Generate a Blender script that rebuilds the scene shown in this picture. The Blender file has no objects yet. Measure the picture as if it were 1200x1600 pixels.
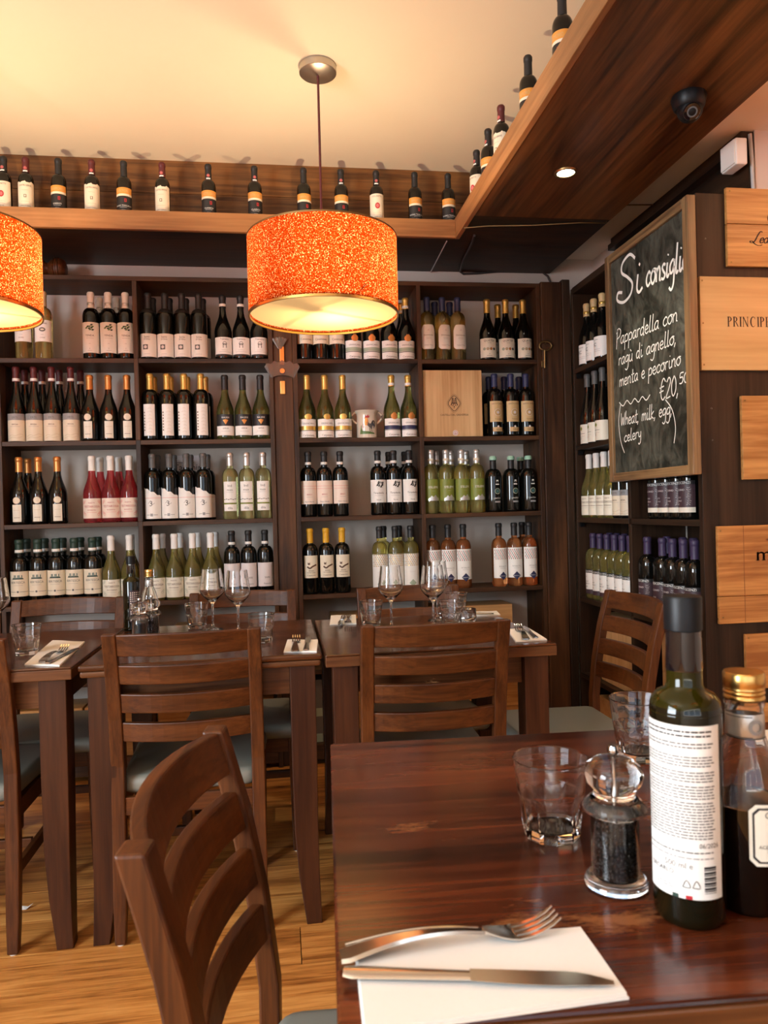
import bpy, bmesh, math, random
from mathutils import Matrix, Vector
random.seed(7)
S = bpy.context.scene
COL = S.collection
R = math.radians

# ------------------------------------------------------------------ camera
F = 1155.0
PSI, ROLL, PITCH, CAM_H = R(8.0), R(1.46), R(-0.2), 1.15
def _axes():
    f = (math.sin(PSI)*math.cos(PITCH), math.cos(PSI)*math.cos(PITCH), math.sin(PITCH))
    r = (math.cos(PSI), -math.sin(PSI), 0.0)
    u = (-math.sin(PSI)*math.sin(PITCH), -math.cos(PSI)*math.sin(PITCH), math.cos(PITCH))
    c, s = math.cos(ROLL), math.sin(ROLL)
    return Vector(f), Vector([c*r[i]-s*u[i] for i in range(3)]), Vector([s*r[i]+c*u[i] for i in range(3)])
FW, RT, UP = _axes()
cam = bpy.data.cameras.new('camera'); cam_o = bpy.data.objects.new('camera', cam); COL.objects.link(cam_o)
cam.sensor_fit = 'VERTICAL'; cam.sensor_height = 36.0; cam.sensor_width = 27.0; cam.lens = F/1600*36
cam.clip_start = 0.02
cam_o.matrix_world = Matrix(((RT.x, UP.x, -FW.x, 0), (RT.y, UP.y, -FW.y, 0), (RT.z, UP.z, -FW.z, CAM_H), (0, 0, 0, 1)))
cam.dof.use_dof = True; cam.dof.focus_distance = 2.9; cam.dof.aperture_fstop = 11.0
S.camera = cam_o

def P(px, py, X=None, Y=None, Z=None):
    """point of the place seen at a photograph pixel, on a plane of known X, Y or Z (metres)"""
    d = FW + RT*((px-600)/F) + UP*((800-py)/F)
    t = X/d.x if X is not None else (Y/d.y if Y is not None else (Z-CAM_H)/d.z)
    return Vector((d.x*t, d.y*t, CAM_H+d.z*t))

# ------------------------------------------------------------------ world, daylight, exposure
W = bpy.data.worlds.new('world'); S.world = W; W.use_nodes = True
W.node_tree.nodes['Background'].inputs[0].default_value = (0.62, 0.78, 1.0, 1)
W.node_tree.nodes['Background'].inputs[1].default_value = 1.2
S.view_settings.view_transform = 'Standard'; S.view_settings.look = 'None'
S.view_settings.exposure = 0.66; S.view_settings.gamma = 1.0; S.view_settings.use_curve_mapping = False
S.cycles.use_denoising = True
S.cycles.caustics_reflective = False; S.cycles.caustics_refractive = False
S.cycles.sample_clamp_indirect = 4.0; S.cycles.blur_glossy = 0.6
S.cycles.max_bounces = 12; S.cycles.diffuse_bounces = 5; S.cycles.glossy_bounces = 5
S.cycles.transmission_bounces = 10; S.cycles.transparent_max_bounces = 8

def area_light(name, loc, rot, sx, sy, power, color):
    l = bpy.data.lights.new(name, 'AREA'); l.shape = 'RECTANGLE'; l.size = sx; l.size_y = sy
    l.energy = power; l.color = color
    o = bpy.data.objects.new(name, l); COL.objects.link(o); o.location = loc; o.rotation_euler = rot
    return o
# daylight coming through the street windows (behind and to the left of the camera)
area_light('daylight_front', (-0.1, -2.17, 1.55), (R(90), 0, R(180)), 2.9, 1.35, 85, (0.93, 0.97, 1.0))
area_light('daylight_side', (-2.57, -0.35, 1.55), (R(90), 0, R(90+180)), 1.5, 1.35, 110, (0.84, 0.93, 1.0))

# ------------------------------------------------------------------ node helpers
def new_mat(name):
    m = bpy.data.materials.new(name); m.use_nodes = True
    nt = m.node_tree
    return m, nt, nt.nodes['Principled BSDF']
def N(nt, t, **kw):
    n = nt.nodes.new(t)
    for k, v in kw.items(): setattr(n, k, v)
    return n
def setin(n, **kw):
    for k, v in kw.items():
        n.inputs[k.replace('_', ' ')].default_value = v
def ramp(nt, fac, stops):
    r = N(nt, 'ShaderNodeValToRGB'); nt.links.new(fac, r.inputs[0])
    e = r.color_ramp.elements
    while len(e) < len(stops): e.new(0.5)
    for i, (p, c) in enumerate(stops):
        e[i].position = p; e[i].color = tuple(c)+(1,) if len(c) == 3 else c
    return r.outputs[0]
def coords(nt, scale, rnd=True):
    tc = N(nt, 'ShaderNodeTexCoord'); mp = N(nt, 'ShaderNodeMapping')
    mp.inputs['Scale'].default_value = scale
    src = tc.outputs['Object']
    if rnd:
        oi = N(nt, 'ShaderNodeObjectInfo'); mul = N(nt, 'ShaderNodeMath', operation='MULTIPLY'); mul.inputs[1].default_value = 13.7
        nt.links.new(oi.outputs['Random'], mul.inputs[0])
        add = N(nt, 'ShaderNodeVectorMath', operation='ADD')
        nt.links.new(src, add.inputs[0]); nt.links.new(mul.outputs[0], add.inputs[1]); src = add.outputs[0]
    nt.links.new(src, mp.inputs['Vector'])
    return mp.outputs[0]
def noise(nt, vec, scale, detail=4, rough=.55, dist=0.0):
    n = N(nt, 'ShaderNodeTexNoise'); setin(n, Scale=scale, Detail=detail, Roughness=rough, Distortion=dist)
    nt.links.new(vec, n.inputs['Vector']); return n.outputs['Fac']
def bump(nt, b, fac, strength, dist=.002):
    n = N(nt, 'ShaderNodeBump'); setin(n, Strength=strength, Distance=dist)
    nt.links.new(fac, n.inputs['Height']); nt.links.new(n.outputs[0], b.inputs['Normal'])
def mixc(nt, fac, a, b):
    m = N(nt, 'ShaderNodeMix', data_type='RGBA')
    nt.links.new(fac, m.inputs[0])
    for v, k in ((a, 6), (b, 7)):
        if isinstance(v, tuple): m.inputs[k].default_value = v+(1,)
        else: nt.links.new(v, m.inputs[k])
    return m.outputs[2]

def plain(name, col, rough=.5, metal=0, coat=0, spec=.5):
    m, nt, b = new_mat(name)
    setin(b, Base_Color=col+(1,), Roughness=rough, Metallic=metal, Coat_Weight=coat, Specular_IOR_Level=spec)
    return m
def wood(name, dark, light, axis='X', freq=16, rough=.45, coat=0.0, bmp=.12, worn=None, worn_amt=.62, knots=None, mid=None, spec=.32):
    """procedural wood, grain along the given local axis"""
    m, nt, b = new_mat(name)
    st = {'X': (.10, 1, 1), 'Y': (1, .10, 1), 'Z': (1, 1, .10)}[axis]
    v = coords(nt, st)
    g = noise(nt, v, freq, 5, .6, .9)
    v2 = coords(nt, tuple(a*.35 if a < 1 else a for a in st))
    midn = noise(nt, v2, freq*4.2, 3, .55, 1.2); fine = noise(nt, v2, freq*13, 2, .6)
    m1 = N(nt, 'ShaderNodeMath', operation='MULTIPLY_ADD'); m1.inputs[1].default_value = .55
    nt.links.new(midn, m1.inputs[0]); nt.links.new(g, m1.inputs[2])
    mx = N(nt, 'ShaderNodeMath', operation='MULTIPLY_ADD'); mx.inputs[1].default_value = .30
    nt.links.new(fine, mx.inputs[0]); nt.links.new(m1.outputs[0], mx.inputs[2])
    nm = N(nt, 'ShaderNodeMath', operation='DIVIDE'); nm.inputs[1].default_value = 1.85; nt.links.new(mx.outputs[0], nm.inputs[0]); mx = nm
    stops = [(.40, dark), (.62, light)] if mid is None else [(.40, dark), (.50, mid), (.62, light)]
    c = ramp(nt, mx.outputs[0], stops)
    if knots:
        kv = coords(nt, {'X': (1, 2.6, 2.6), 'Y': (2.6, 1, 2.6), 'Z': (2.6, 2.6, 1)}[axis])
        vo = N(nt, 'ShaderNodeTexVoronoi'); setin(vo, Scale=knots[0]); nt.links.new(kv, vo.inputs['Vector'])
        kf = ramp(nt, vo.outputs['Distance'], [(.04, (1, 1, 1)), (.10, (0, 0, 0))])
        c = mixc(nt, kf, c, knots[1])
    if worn:
        wf = noise(nt, coords(nt, tuple(a*3 if a < 1 else a for a in st)), 7, 8, .72)
        wr = ramp(nt, wf, [(worn_amt, (0, 0, 0)), (worn_amt+.05, (1, 1, 1))])
        c = mixc(nt, wr, c, worn)
    nt.links.new(c, b.inputs['Base Color'])
    rr = N(nt, 'ShaderNodeMath', operation='MULTIPLY_ADD'); rr.inputs[1].default_value = .25; rr.inputs[2].default_value = rough-.1
    nt.links.new(g, rr.inputs[0]); nt.links.new(rr.outputs[0], b.inputs['Roughness'])
    setin(b, Coat_Weight=coat, Coat_Roughness=.12, Specular_IOR_Level=spec)
    bump(nt, b, mx.outputs[0], bmp)
    return m
def plaster(name, col, var=.05, bmp=.25, rough=.85):
    m, nt, b = new_mat(name)
    v = coords(nt, (1, 1, 1), False)
    n1 = noise(nt, v, 2.2, 5, .6); n2 = noise(nt, v, 9, 8, .6)
    c = ramp(nt, n1, [(.3, tuple(max(0, x-var) for x in col)), (.7, col)])
    nt.links.new(c, b.inputs['Base Color']); setin(b, Roughness=rough)
    bump(nt, b, n2, bmp, .004); return m
def glassy(name, col, rough=.02, ior=1.45, trans=1.0):
    m, nt, b = new_mat(name)
    setin(b, Base_Color=col+(1,), Roughness=rough, IOR=ior, Transmission_Weight=trans); return m

# ------------------------------------------------------------------ materials
M = {}
M['floor'] = wood('pine_floor', (.26, .090, .018), (.74, .37, .105), 'X', 15, .36, .25, .12, knots=(3.3, (.07, .02, .006)), mid=(.56, .235, .055))
M['floor_gap'] = plain('floor_gap_dark', (.018, .010, .006), .9)
M['shelf'] = wood('walnut_stain', (.020, .008, .0035), (.098, .042, .016), 'X', 14, .48, .0, .12, worn=(.20, .10, .05), worn_amt=.68)
M['shelf_v'] = wood('walnut_stain_upright', (.020, .008, .0035), (.105, .045, .017), 'Z', 14, .48, .0, .12, worn=(.22, .11, .055), worn_amt=.70)
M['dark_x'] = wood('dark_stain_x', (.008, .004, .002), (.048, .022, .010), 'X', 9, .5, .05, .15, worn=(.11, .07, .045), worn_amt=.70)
M['dark_y'] = wood('dark_stain_y', (.010, .005, .003), (.048, .024, .011), 'Y', 9, .5, .05, .15)
M['dark_v'] = wood('dark_stain_upright', (.012, .0055, .003), (.048, .024, .012), 'Z', 9, .45, .0, .12, worn=(.16, .10, .06), worn_amt=.74)
M['post_v'] = wood('brown_post_upright', (.022, .009, .004), (.115, .047, .017), 'Z', 9, .48, .0, .2, worn=(.05, .03, .02), worn_amt=.66)
M['soffit'] = wood('soffit_brown', (.030, .010, .003), (.200, .082, .024), 'Y', 6, .38, .1, .10, worn=(.26, .13, .06), worn_amt=.69)
M['fascia_x'] = wood('fascia_wood_x', (.22, .095, .032), (.42, .20, .075), 'X', 8, .42, .15, .10, worn=(.16, .05, .03), worn_amt=.70)
M['fascia_y'] = wood('fascia_wood_y', (.22, .095, .032), (.44, .21, .08), 'Y', 8, .42, .15, .10, worn=(.16, .05, .03), worn_amt=.70)
M['backboard'] = wood('ledge_backboard', (.050, .017, .005), (.25, .105, .030), 'X', 8, .45, .1, .08, knots=(2.6, (.07, .025, .01)))
M['ceiling'] = plaster('ceiling_cream', (.86, .77, .61), .03, .12)
M['ceiling_low'] = plaster('ceiling_low_cream', (.88, .80, .70), .03, .12)
M['wall'] = plaster('wall_mauve', (.60, .54, .49), .04, .12)
M['wall_dim'] = plaster('wall_cream', (.72, .66, .58), .04, .12)
M['chair'] = wood('chair_brown', (.045, .012, .003), (.128, .039, .008), 'X', 20, .42, .06, .06, worn=(.34, .15, .06), worn_amt=.75)
M['chair_v'] = wood('chair_brown_upright', (.045, .012, .003), (.128, .039, .008), 'Z', 20, .42, .06, .06, worn=(.34, .15, .06), worn_amt=.75)
M['vinyl'] = plain('seat_vinyl', (.205, .215, .19), .42)
M['table'] = wood('mahogany_top', (.020, .004, .002), (.150, .036, .011), 'X', 11, .22, .25, .05, worn=(.26, .10, .036), worn_amt=.60, mid=(.070, .015, .005))
M['table_far'] = wood('table_brown', (.036, .010, .0035), (.120, .038, .012), 'X', 12, .18, .25, .05, worn=(.30, .15, .06), worn_amt=.72)
M['table_leg'] = wood('table_leg_brown', (.026, .007, .003), (.072, .022, .007), 'Z', 12, .36, .06, .05, worn=(.3, .14, .06), worn_amt=.78)
M['edge'] = wood('table_edge_worn', (.050, .016, .006), (.16, .060, .020), 'X', 12, .3, .1, .08, worn=(.46, .25, .11), worn_amt=.64)
M['pine_box'] = wood('crate_pine', (.50, .29, .125), (.74, .50, .26), 'Z', 7, .5, 0, .06)
M['pine_box_x'] = wood('crate_pine_x', (.46, .25, .10), (.68, .43, .20), 'X', 7, .5, 0, .06)
M['crate_a'] = wood('crate_lid_orange', (.33, .13, .030), (.64, .34, .11), 'X', 10, .42, .2, .10, worn=(.72, .50, .26), worn_amt=.70)
M['crate_b'] = wood('crate_lid_plywood', (.50, .30, .115), (.66, .43, .19), 'X', 5, .42, .15, .06)
M['crate_c'] = wood('crate_lid_knotty', (.32, .115, .028), (.66, .32, .095), 'X', 11, .42, .2, .10, knots=(7.0, (.10, .03, .012)))
M['ink'] = plain('burnt_ink', (.035, .014, .008), .7)
M['burn'] = plain('burnt_letter', (.24, .09, .028), .7)
M['blackboard'] = None
M['chalk'] = plain('chalk_white', (.86, .86, .82), .9)
M['frame_gold'] = wood('board_frame', (.115, .062, .030), (.36, .22, .10), 'Z', 10, .4, .2, .1)
M['frame_gold_y'] = wood('board_frame_y', (.115, .062, .030), (.36, .22, .10), 'Y', 10, .4, .2, .1)
M['steel'] = plain('brushed_steel', (.62, .60, .57), .16, 1)
M['steel_dull'] = plain('satin_nickel', (.50, .46, .41), .38, 1)
M['brass'] = plain('brass', (.72, .44, .14), .28, 1)
M['bronze'] = plain('old_bronze', (.30, .19, .08), .4, 1)
M['black'] = plain('black_plastic', (.006, .006, .007), .42, 0, 0, .25)
M['lens'] = plain('camera_lens', (.004, .004, .006), .05, 0, 1)
M['white_plastic'] = plain('white_plastic', (.80, .79, .75), .4)
M['grey_plastic'] = plain('grey_conduit', (.46, .46, .45), .45)
M['cable_dark'] = plain('dark_cable', (.03, .025, .025), .5)
M['paper'] = plain('napkin_paper', (.86, .85, .82), .8)
M['glass'] = glassy('clear_glass', (1, 1, 1), .0, 1.45)
M['acrylic'] = glassy('clear_acrylic', (1, 1, 1), .02, 1.45, 1)
M['acrylic_edge'] = glassy('acrylic_edge', (1, 1, 1), .02, 1.45, .975)
M['cut_glass'] = glassy('cut_glass', (.34, .27, .22), .10, 1.45, .6)
M['pepper'] = plain('peppercorn', (.018, .013, .010), .6)
M['salt'] = plain('salt_grains', (.85, .84, .82), .8)
M['ceramic'] = plain('cream_ceramic', (.72, .64, .52), .25, 0, .4)
M['navy_box'] = plain('navy_card', (.022, .028, .075), .5)
M['grey_card'] = plain('grey_card', (.15, .13, .115), .7)
# bottle glasses
M['g_dark'] = plain('dark_wine_glass', (.0035, .0035, .003), .05, 0, 0)
M['g_green'] = glassy('green_glass', (.30, .34, .10), .02, 1.45, .92)
M['g_white'] = glassy('white_wine', (.99, .91, .30), .01, 1.40, .92)
M['g_pale'] = glassy('pale_white_wine', (.99, .96, .44), .01, 1.40, .92)
M['g_gold'] = glassy('golden_wine', (.94, .74, .27), .01, 1.40, .95)
M['g_pink'] = glassy('pink_rose_wine', (.88, .10, .13), .01, 1.40, .86)
M['g_orange'] = glassy('orange_rose_wine', (.92, .34, .12), .01, 1.40, .9)
M['g_oil'] = glassy('olive_oil_glass', (.035, .030, .002), .03, 1.4, .5)
M['g_oil_dark'] = plain('olive_oil_dark', (.0045, .004, .0012), .05, 0, 0)
M['g_vin'] = plain('vinegar_dark', (.004, .002, .0015), .05, 0, 0)
# paint colours for labels, capsules, print
PAL = dict(white=(.85, .84, .82), cream=(.78, .70, .56), ivory=(.79, .76, .66), tan=(.60, .42, .20), orange=(.72, .31, .055), black=(.014, .013, .014),
           grey=(.30, .30, .31), dgrey=(.10, .10, .10), navy=(.022, .026, .085), purple=(.045, .030, .085), green=(.10, .19, .05), olive=(.20, .235, .035),
           dgreen=(.018, .045, .032), teal=(.05, .13, .13), red=(.42, .02, .03), pink=(.72, .17, .17), burg=(.10, .014, .016), gold=(.62, .40, .10),
           copper=(.62, .26, .07), silver=(.60, .58, .55), yellow=(.72, .38, .02), mint=(.33, .62, .48), beige=(.48, .38, .22), lilac=(.72, .67, .68),
           plum=(.055, .030, .040), blue=(.05, .12, .30), sage=(.36, .43, .33), brown=(.10, .045, .02), peach=(.82, .70, .62))
for k, c in PAL.items():
    M['p_'+k] = plain('paint_'+k, c, .30 if k in ('gold', 'silver', 'copper') else .5, .55 if k in ('gold', 'silver', 'copper') else 0)

def blackboard_mat():
    m, nt, b = new_mat('chalkboard_slate')
    v = coords(nt, (1, 1, 1), False)
    n = noise(nt, v, 2.2, 5, .6, 1.8); n2 = noise(nt, coords(nt, (1, 1.5, .8), False), 9, 5, .6, 2.5)
    mx = N(nt, 'ShaderNodeMath', operation='MULTIPLY'); nt.links.new(n, mx.inputs[0]); nt.links.new(n2, mx.inputs[1])
    c = ramp(nt, mx.outputs[0], [(.17, (.010, .012, .009)), (.42, (.13, .135, .11))])
    nt.links.new(c, b.inputs['Base Color']); setin(b, Roughness=.5); return m
M['blackboard'] = blackboard_mat()

def shade_mat():
    m, nt, b = new_mat('speckled_orange_shade')
    v = coords(nt, (1, 1, 1), False)
    n = noise(nt, v, 250, 2, .5)
    c = ramp(nt, n, [(.34, (.18, .012, .0015)), (.50, (.40, .036, .003)), (.59, (.52, .085, .010)), (.68, (.95, .62, .30))])
    tr = N(nt, 'ShaderNodeBsdfTranslucent'); df = N(nt, 'ShaderNodeBsdfDiffuse'); mx = N(nt, 'ShaderNodeMixShader'); mx.inputs[0].default_value = .35
    nt.links.new(c, tr.inputs[0]); nt.links.new(c, df.inputs[0])
    nt.links.new(tr.outputs[0], mx.inputs[1]); nt.links.new(df.outputs[0], mx.inputs[2])
    em = N(nt, 'ShaderNodeEmission'); em.inputs[1].default_value = .16; nt.links.new(c, em.inputs[0])
    ad = N(nt, 'ShaderNodeAddShader'); nt.links.new(mx.outputs[0], ad.inputs[0]); nt.links.new(em.outputs[0], ad.inputs[1])
    nt.links.new(ad.outputs[0], nt.nodes['Material Output'].inputs[0]); return m
M['shade'] = shade_mat()
def diffuser_mat():
    m, nt, b = new_mat('lit_lamp_diffuser')
    tr = N(nt, 'ShaderNodeBsdfTranslucent'); tr.inputs[0].default_value = (.20, .15, .075, 1)
    em = N(nt, 'ShaderNodeEmission'); em.inputs[0].default_value = (1, .66, .27, 1); em.inputs[1].default_value = .34
    ad = N(nt, 'ShaderNodeAddShader'); nt.links.new(tr.outputs[0], ad.inputs[0]); nt.links.new(em.outputs[0], ad.inputs[1])
    nt.links.new(ad.outputs[0], nt.nodes['Material Output'].inputs[0]); return m
M['diffuser'] = diffuser_mat()
def emit(name, c, s):
    m, nt, b = new_mat(name); setin(b, Emission_Color=c+(1,), Emission_Strength=s, Base_Color=c+(1,)); return m
M['spot_on'] = emit('lit_spot_lens', (1, .93, .74), 14)
M['sky_pane'] = glassy('window_pane', (.95, .98, 1), .0, 1.05)

# ------------------------------------------------------------------ mesh helpers
class MB:
    def __init__(s): s.v, s.f, s.m = [], [], []
    def add(s, verts, faces, mi=0):
        o = len(s.v); s.v += [tuple(p) for p in verts]
        s.f += [tuple(o+i for i in f) for f in faces]; s.m += [mi]*len(faces); return s
    def box(s, a, b, mi=0):
        x0, y0, z0 = (min(a[i], b[i]) for i in range(3)); x1, y1, z1 = (max(a[i], b[i]) for i in range(3))
        return s.add([(x0,y0,z0),(x1,y0,z0),(x1,y1,z0),(x0,y1,z0),(x0,y0,z1),(x1,y0,z1),(x1,y1,z1),(x0,y1,z1)],
                     [(0,3,2,1),(4,5,6,7),(0,1,5,4),(1,2,6,5),(2,3,7,6),(3,0,4,7)], mi)
    def loft(s, secs, mi=0, cap=True, closed=False):
        n = len(secs[0]); vs = [p for q in secs for p in q]; fs = []
        k = len(secs)
        for i in range(k if closed else k-1):
            for j in range(n):
                a, b = i*n+j, i*n+(j+1) % n; c, d = ((i+1) % k)*n+(j+1) % n, ((i+1) % k)*n+j
                fs.append((a, b, c, d))
        if cap and not closed:
            fs.append(tuple(reversed(range(n)))); fs.append(tuple((k-1)*n+j for j in range(n)))
        return s.add(vs, fs, mi)
    def lathe(s, prof, seg=24, mi=0, c=(0, 0, 0), rf=None):
        """prof: (r, z) list; r=0 makes a pole"""
        vs, fs, rings = [], [], []
        for r, z in prof:
            if r <= 1e-7:
                rings.append([len(vs)]); vs.append((c[0], c[1], c[2]+z))
            else:
                ring = []
                for j in range(seg):
                    a = 2*math.pi*j/seg; rr = r if rf is None else rf(r, z, a)
                    ring.append(len(vs)); vs.append((c[0]+rr*math.cos(a), c[1]+rr*math.sin(a), c[2]+z))
                rings.append(ring)
        for p, q in zip(rings, rings[1:]):
            if len(p) == 1 and len(q) == 1: continue
            for j in range(seg):
                k = (j+1) % seg
                if len(p) == 1: fs.append((p[0], q[k], q[j]))
                elif len(q) == 1: fs.append((p[j], p[k], q[0]))
                else: fs.append((p[j], p[k], q[k], q[j]))
        return s.add(vs, fs, mi)
    def tube(s, pts, r, seg=8, mi=0, closed=False):
        pts = [Vector(p) for p in pts]; secs = []
        up = Vector((0, 0, 1)); n = len(pts)
        for i, p in enumerate(pts):
            if closed: t = pts[(i+1) % n]-pts[i-1]
            else: t = (pts[min(i+1, n-1)]-pts[max(i-1, 0)])
            t.normalize()
            a = t.cross(up)
            if a.length < 1e-3: a = t.cross(Vector((0, 1, 0)))
            a.normalize(); b = a.cross(t)
            rr = r[i] if isinstance(r, (list, tuple)) else r
            secs.append([p+(a*math.cos(w)+b*math.sin(w))*rr for w in [2*math.pi*j/seg for j in range(seg)]])
        return s.loft(secs, mi, True, closed)
    def prism(s, poly, axis, a, b, mi=0):
        def pt(u, v, w): return {'X': (w, u, v), 'Y': (u, w, v), 'Z': (u, v, w)}[axis]
        n = len(poly)
        return s.add([pt(u, v, a) for u, v in poly]+[pt(u, v, b) for u, v in poly],
                     [tuple(reversed(range(n))), tuple(range(n, 2*n))]+[(i, (i+1) % n, n+(i+1) % n, n+i) for i in range(n)], mi)
    def ball(s, c, r, seg=8, rings=5, mi=0, sz=1.0):
        return s.lathe([(r*math.sin(math.pi*i/rings), -r*sz*math.cos(math.pi*i/rings)) for i in range(rings+1)], seg, mi, c)
    def mesh(s, name, mats, smooth=None):
        me = bpy.data.meshes.new(name); me.from_pydata(s.v, [], s.f)
        for m in (mats if isinstance(mats, (list, tuple)) else [mats]): me.materials.append(M[m] if isinstance(m, str) else m)
        me.polygons.foreach_set('material_index', s.m)
        bm = bmesh.new(); bm.from_mesh(me); bmesh.ops.recalc_face_normals(bm, faces=bm.faces); bm.to_mesh(me); bm.free()
        if smooth is not None:
            me.polygons.foreach_set('use_smooth', [True]*len(me.polygons)); me.set_sharp_from_angle(angle=R(smooth))
        me.update(); return me
    def build(s, name, mats, parent=None, smooth=None, bevel=0, loc=None, rz=None):
        return link(name, s.mesh(name, mats, smooth), parent, bevel, loc, rz)
def link(name, me, parent=None, bevel=0, loc=None, rz=None):
    o = bpy.data.objects.new(name, me); COL.objects.link(o)
    if parent: o.parent = parent
    if loc: o.location = loc
    if rz is not None: o.rotation_euler.z = rz
    if bevel:
        b = o.modifiers.new('bevel', 'BEVEL'); b.width = bevel; b.segments = 2; b.limit_method = 'ANGLE'; b.harden_normals = False
    return o
def tag(o, label=None, cat=None, group=None, kind=None):
    if label:
        n = len(label.split()); assert 4 <= n <= 16, (n, label)
        o['label'] = label
    if cat: o['category'] = cat
    if group: o['group'] = group
    if kind: o['kind'] = kind
    return o
def thing(name, label, cat, loc=(0, 0, 0), rz=0, group=None):
    o = bpy.data.objects.new(name, None); COL.objects.link(o); o.empty_display_size = .05
    o.location = loc; o.rotation_euler.z = rz
    return tag(o, label, cat, group)
def struct(name, mb, mats, parent=None, smooth=None, bevel=0):
    o = mb.build(name, mats, parent, smooth, bevel)
    if parent is None: o['kind'] = 'structure'
    return o
def copy_tree(o, parent=None):
    c = o.copy(); COL.objects.link(c)
    if parent: c.parent = parent
    for ch in o.children: copy_tree(ch, c)
    return c
def B(name, a, b, mat, parent=None, bevel=0):
    return MB().box(a, b).build(name, mat, parent, None, bevel)

_txt = {}
def text_geo(s):
    """flat outline of a word, height 1, centred horizontally on 0, from Blender's built-in font"""
    if s in _txt: return _txt[s]
    cu = bpy.data.curves.new('t', 'FONT'); cu.body = s; cu.size = 1.0; cu.resolution_u = 2; cu.align_x = 'CENTER'
    ob = bpy.data.objects.new('t', cu)
    me = bpy.data.meshes.new_from_object(ob)
    g = ([tuple(v.co) for v in me.vertices], [tuple(p.vertices) for p in me.polygons])
    bpy.data.meshes.remove(me); bpy.data.objects.remove(ob); bpy.data.curves.remove(cu)
    _txt[s] = g; return g
def catmull(pts, n=5):
    out = []
    for i in range(len(pts)-1):
        p0, p1, p2, p3 = pts[max(i-1, 0)], pts[i], pts[i+1], pts[min(i+2, len(pts)-1)]
        for k in range(n):
            t = k/n
            out.append(tuple(.5*((2*p1[j])+(-p0[j]+p2[j])*t+(2*p0[j]-5*p1[j]+4*p2[j]-p3[j])*t*t+(-p0[j]+3*p1[j]-3*p2[j]+p3[j])*t**3) for j in range(2)))
    out.append(tuple(pts[-1])); return out
def ribbon(mb, pts, w, fn, mi=0):
    """flat ribbon along 2D points, mapped to 3D by fn(u, v); w is the pen width (float or per-point list)"""
    L, n = [], len(pts)
    for i in range(n):
        a, b = pts[max(i-1, 0)], pts[min(i+1, n-1)]
        dx, dy = b[0]-a[0], b[1]-a[1]; l = math.hypot(dx, dy) or 1
        ww = w[i] if isinstance(w, list) else w
        L += [fn(pts[i][0]-dy/l*ww/2, pts[i][1]+dx/l*ww/2), fn(pts[i][0]+dy/l*ww/2, pts[i][1]-dx/l*ww/2)]
    mb.add(L, [(2*i, 2*i+1, 2*i+3, 2*i+2) for i in range(n-1)], mi)

# ================================================================== THE SETTING
YS, YW = 3.36, 3.60          # shelf front plane, back wall plane
ZC, ZS, ZL = 2.685, 2.324, 2.40   # upper ceiling, soffit underside, low ceiling
XL, XR, YN = -2.6, 3.3, -2.2
fl = struct('floor', MB().box((XL, YN, -.05), (XR, YW+.1, -.012)), 'floor_gap')
# floor boards, each one a piece (board width 0.17 m, grain along X)
pw, y, row = .17, YN+.01, 0
protos = {}
while y < YW:
    x = XL - random.uniform(0, 1.2)
    while x < XR:
        L = random.choice((1.2, 1.5, 1.8, 2.1))
        a, b = max(x, XL), min(x+L, XR)
        if b-a > .1:
            key = round(b-a, 2)
            if key not in protos:
                protos[key] = MB().box((-key/2+.0012, -pw/2+.0012, -.012), (key/2-.0012, pw/2-.0012, 0)).mesh('plank', 'floor')
            link('plank', protos[key], fl, 0, ((a+b)/2, y+pw/2, 0))
        x += L
    y += pw
struct('ceiling', MB().box((XL, YN, ZC), (1.40, YW+.1, ZC+.06)), 'ceiling')
struct('ceiling_low', MB().box((1.385, YN, ZL), (XR, YW+.1, ZL+.06)), 'ceiling_low')
struct('wall_bulkhead', MB().box((1.36, YN, 2.345), (1.385, 3.3, ZC)), 'ceiling')
struct('wall_back', MB().box((XL, YW, 0), (1.72, YW+.1, ZC)), 'wall')
struct('wall_left', MB().box((XL-.1, YN, 0), (XL, -1.1, ZC)).box((XL-.1, .4, 0), (XL, YW, ZC)).box((XL-.1, -1.1, 0), (XL, .4, .88)).box((XL-.1, -1.1, 2.23), (XL, .4, ZC)), 'wall_dim')
struct('wall_front', MB().box((XL, YN-.1, 0), (-1.55, YN, ZC)).box((1.35, YN-.1, 0), (XR, YN, ZC)).box((-1.55, YN-.1, 0), (1.35, YN, .88)).box((-1.55, YN-.1, 2.23), (1.35, YN, ZC)), 'wall_dim')
struct('wall_right', MB().box((1.62, 2.30, 0), (1.70, YW, ZL)), 'wall')
struct('wall_right_far', MB().box((1.70, 3.05, 0), (XR, 3.15, ZL)), 'wall_dim')
struct('wall_right_side', MB().box((XR, YN, 0), (XR+.1, 3.15, ZL)), 'wall_dim')
# street windows (the photograph sees only their light and their reflections)
def window(name, a, b, axis):
    o = bpy.data.objects.new(name, None); COL.objects.link(o); o['kind'] = 'structure'
    (u0, z0), (u1, z1) = a, b
    def bx(n, ua, ub, za, zb, w0, w1, m):
        if axis == 'Y': B(n, (ua, w0, za), (ub, w1, zb), m, o)
        else: B(n, (w0, ua, za), (w1, ub, zb), m, o)
    w = (YN-.09, YN-.02) if axis == 'Y' else (XL-.09, XL-.02)
    for ua, ub, za, zb in ((u0, u1, z0, z0+.05), (u0, u1, z1-.05, z1), (u0, u0+.05, z0, z1), (u1-.05, u1, z0, z1)): bx('window_frame', ua, ub, za, zb, *w, 'white_plastic')
    k = 3 if u1-u0 > 2 else 2
    for i in range(1, k):
        c = u0+(u1-u0)*i/k; bx('mullion', c-.02, c+.02, z0, z1, *w, 'white_plastic')
    bx('pane', u0, u1, z0, z1, w[0]+.03, w[0]+.034, 'sky_pane')
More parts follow.
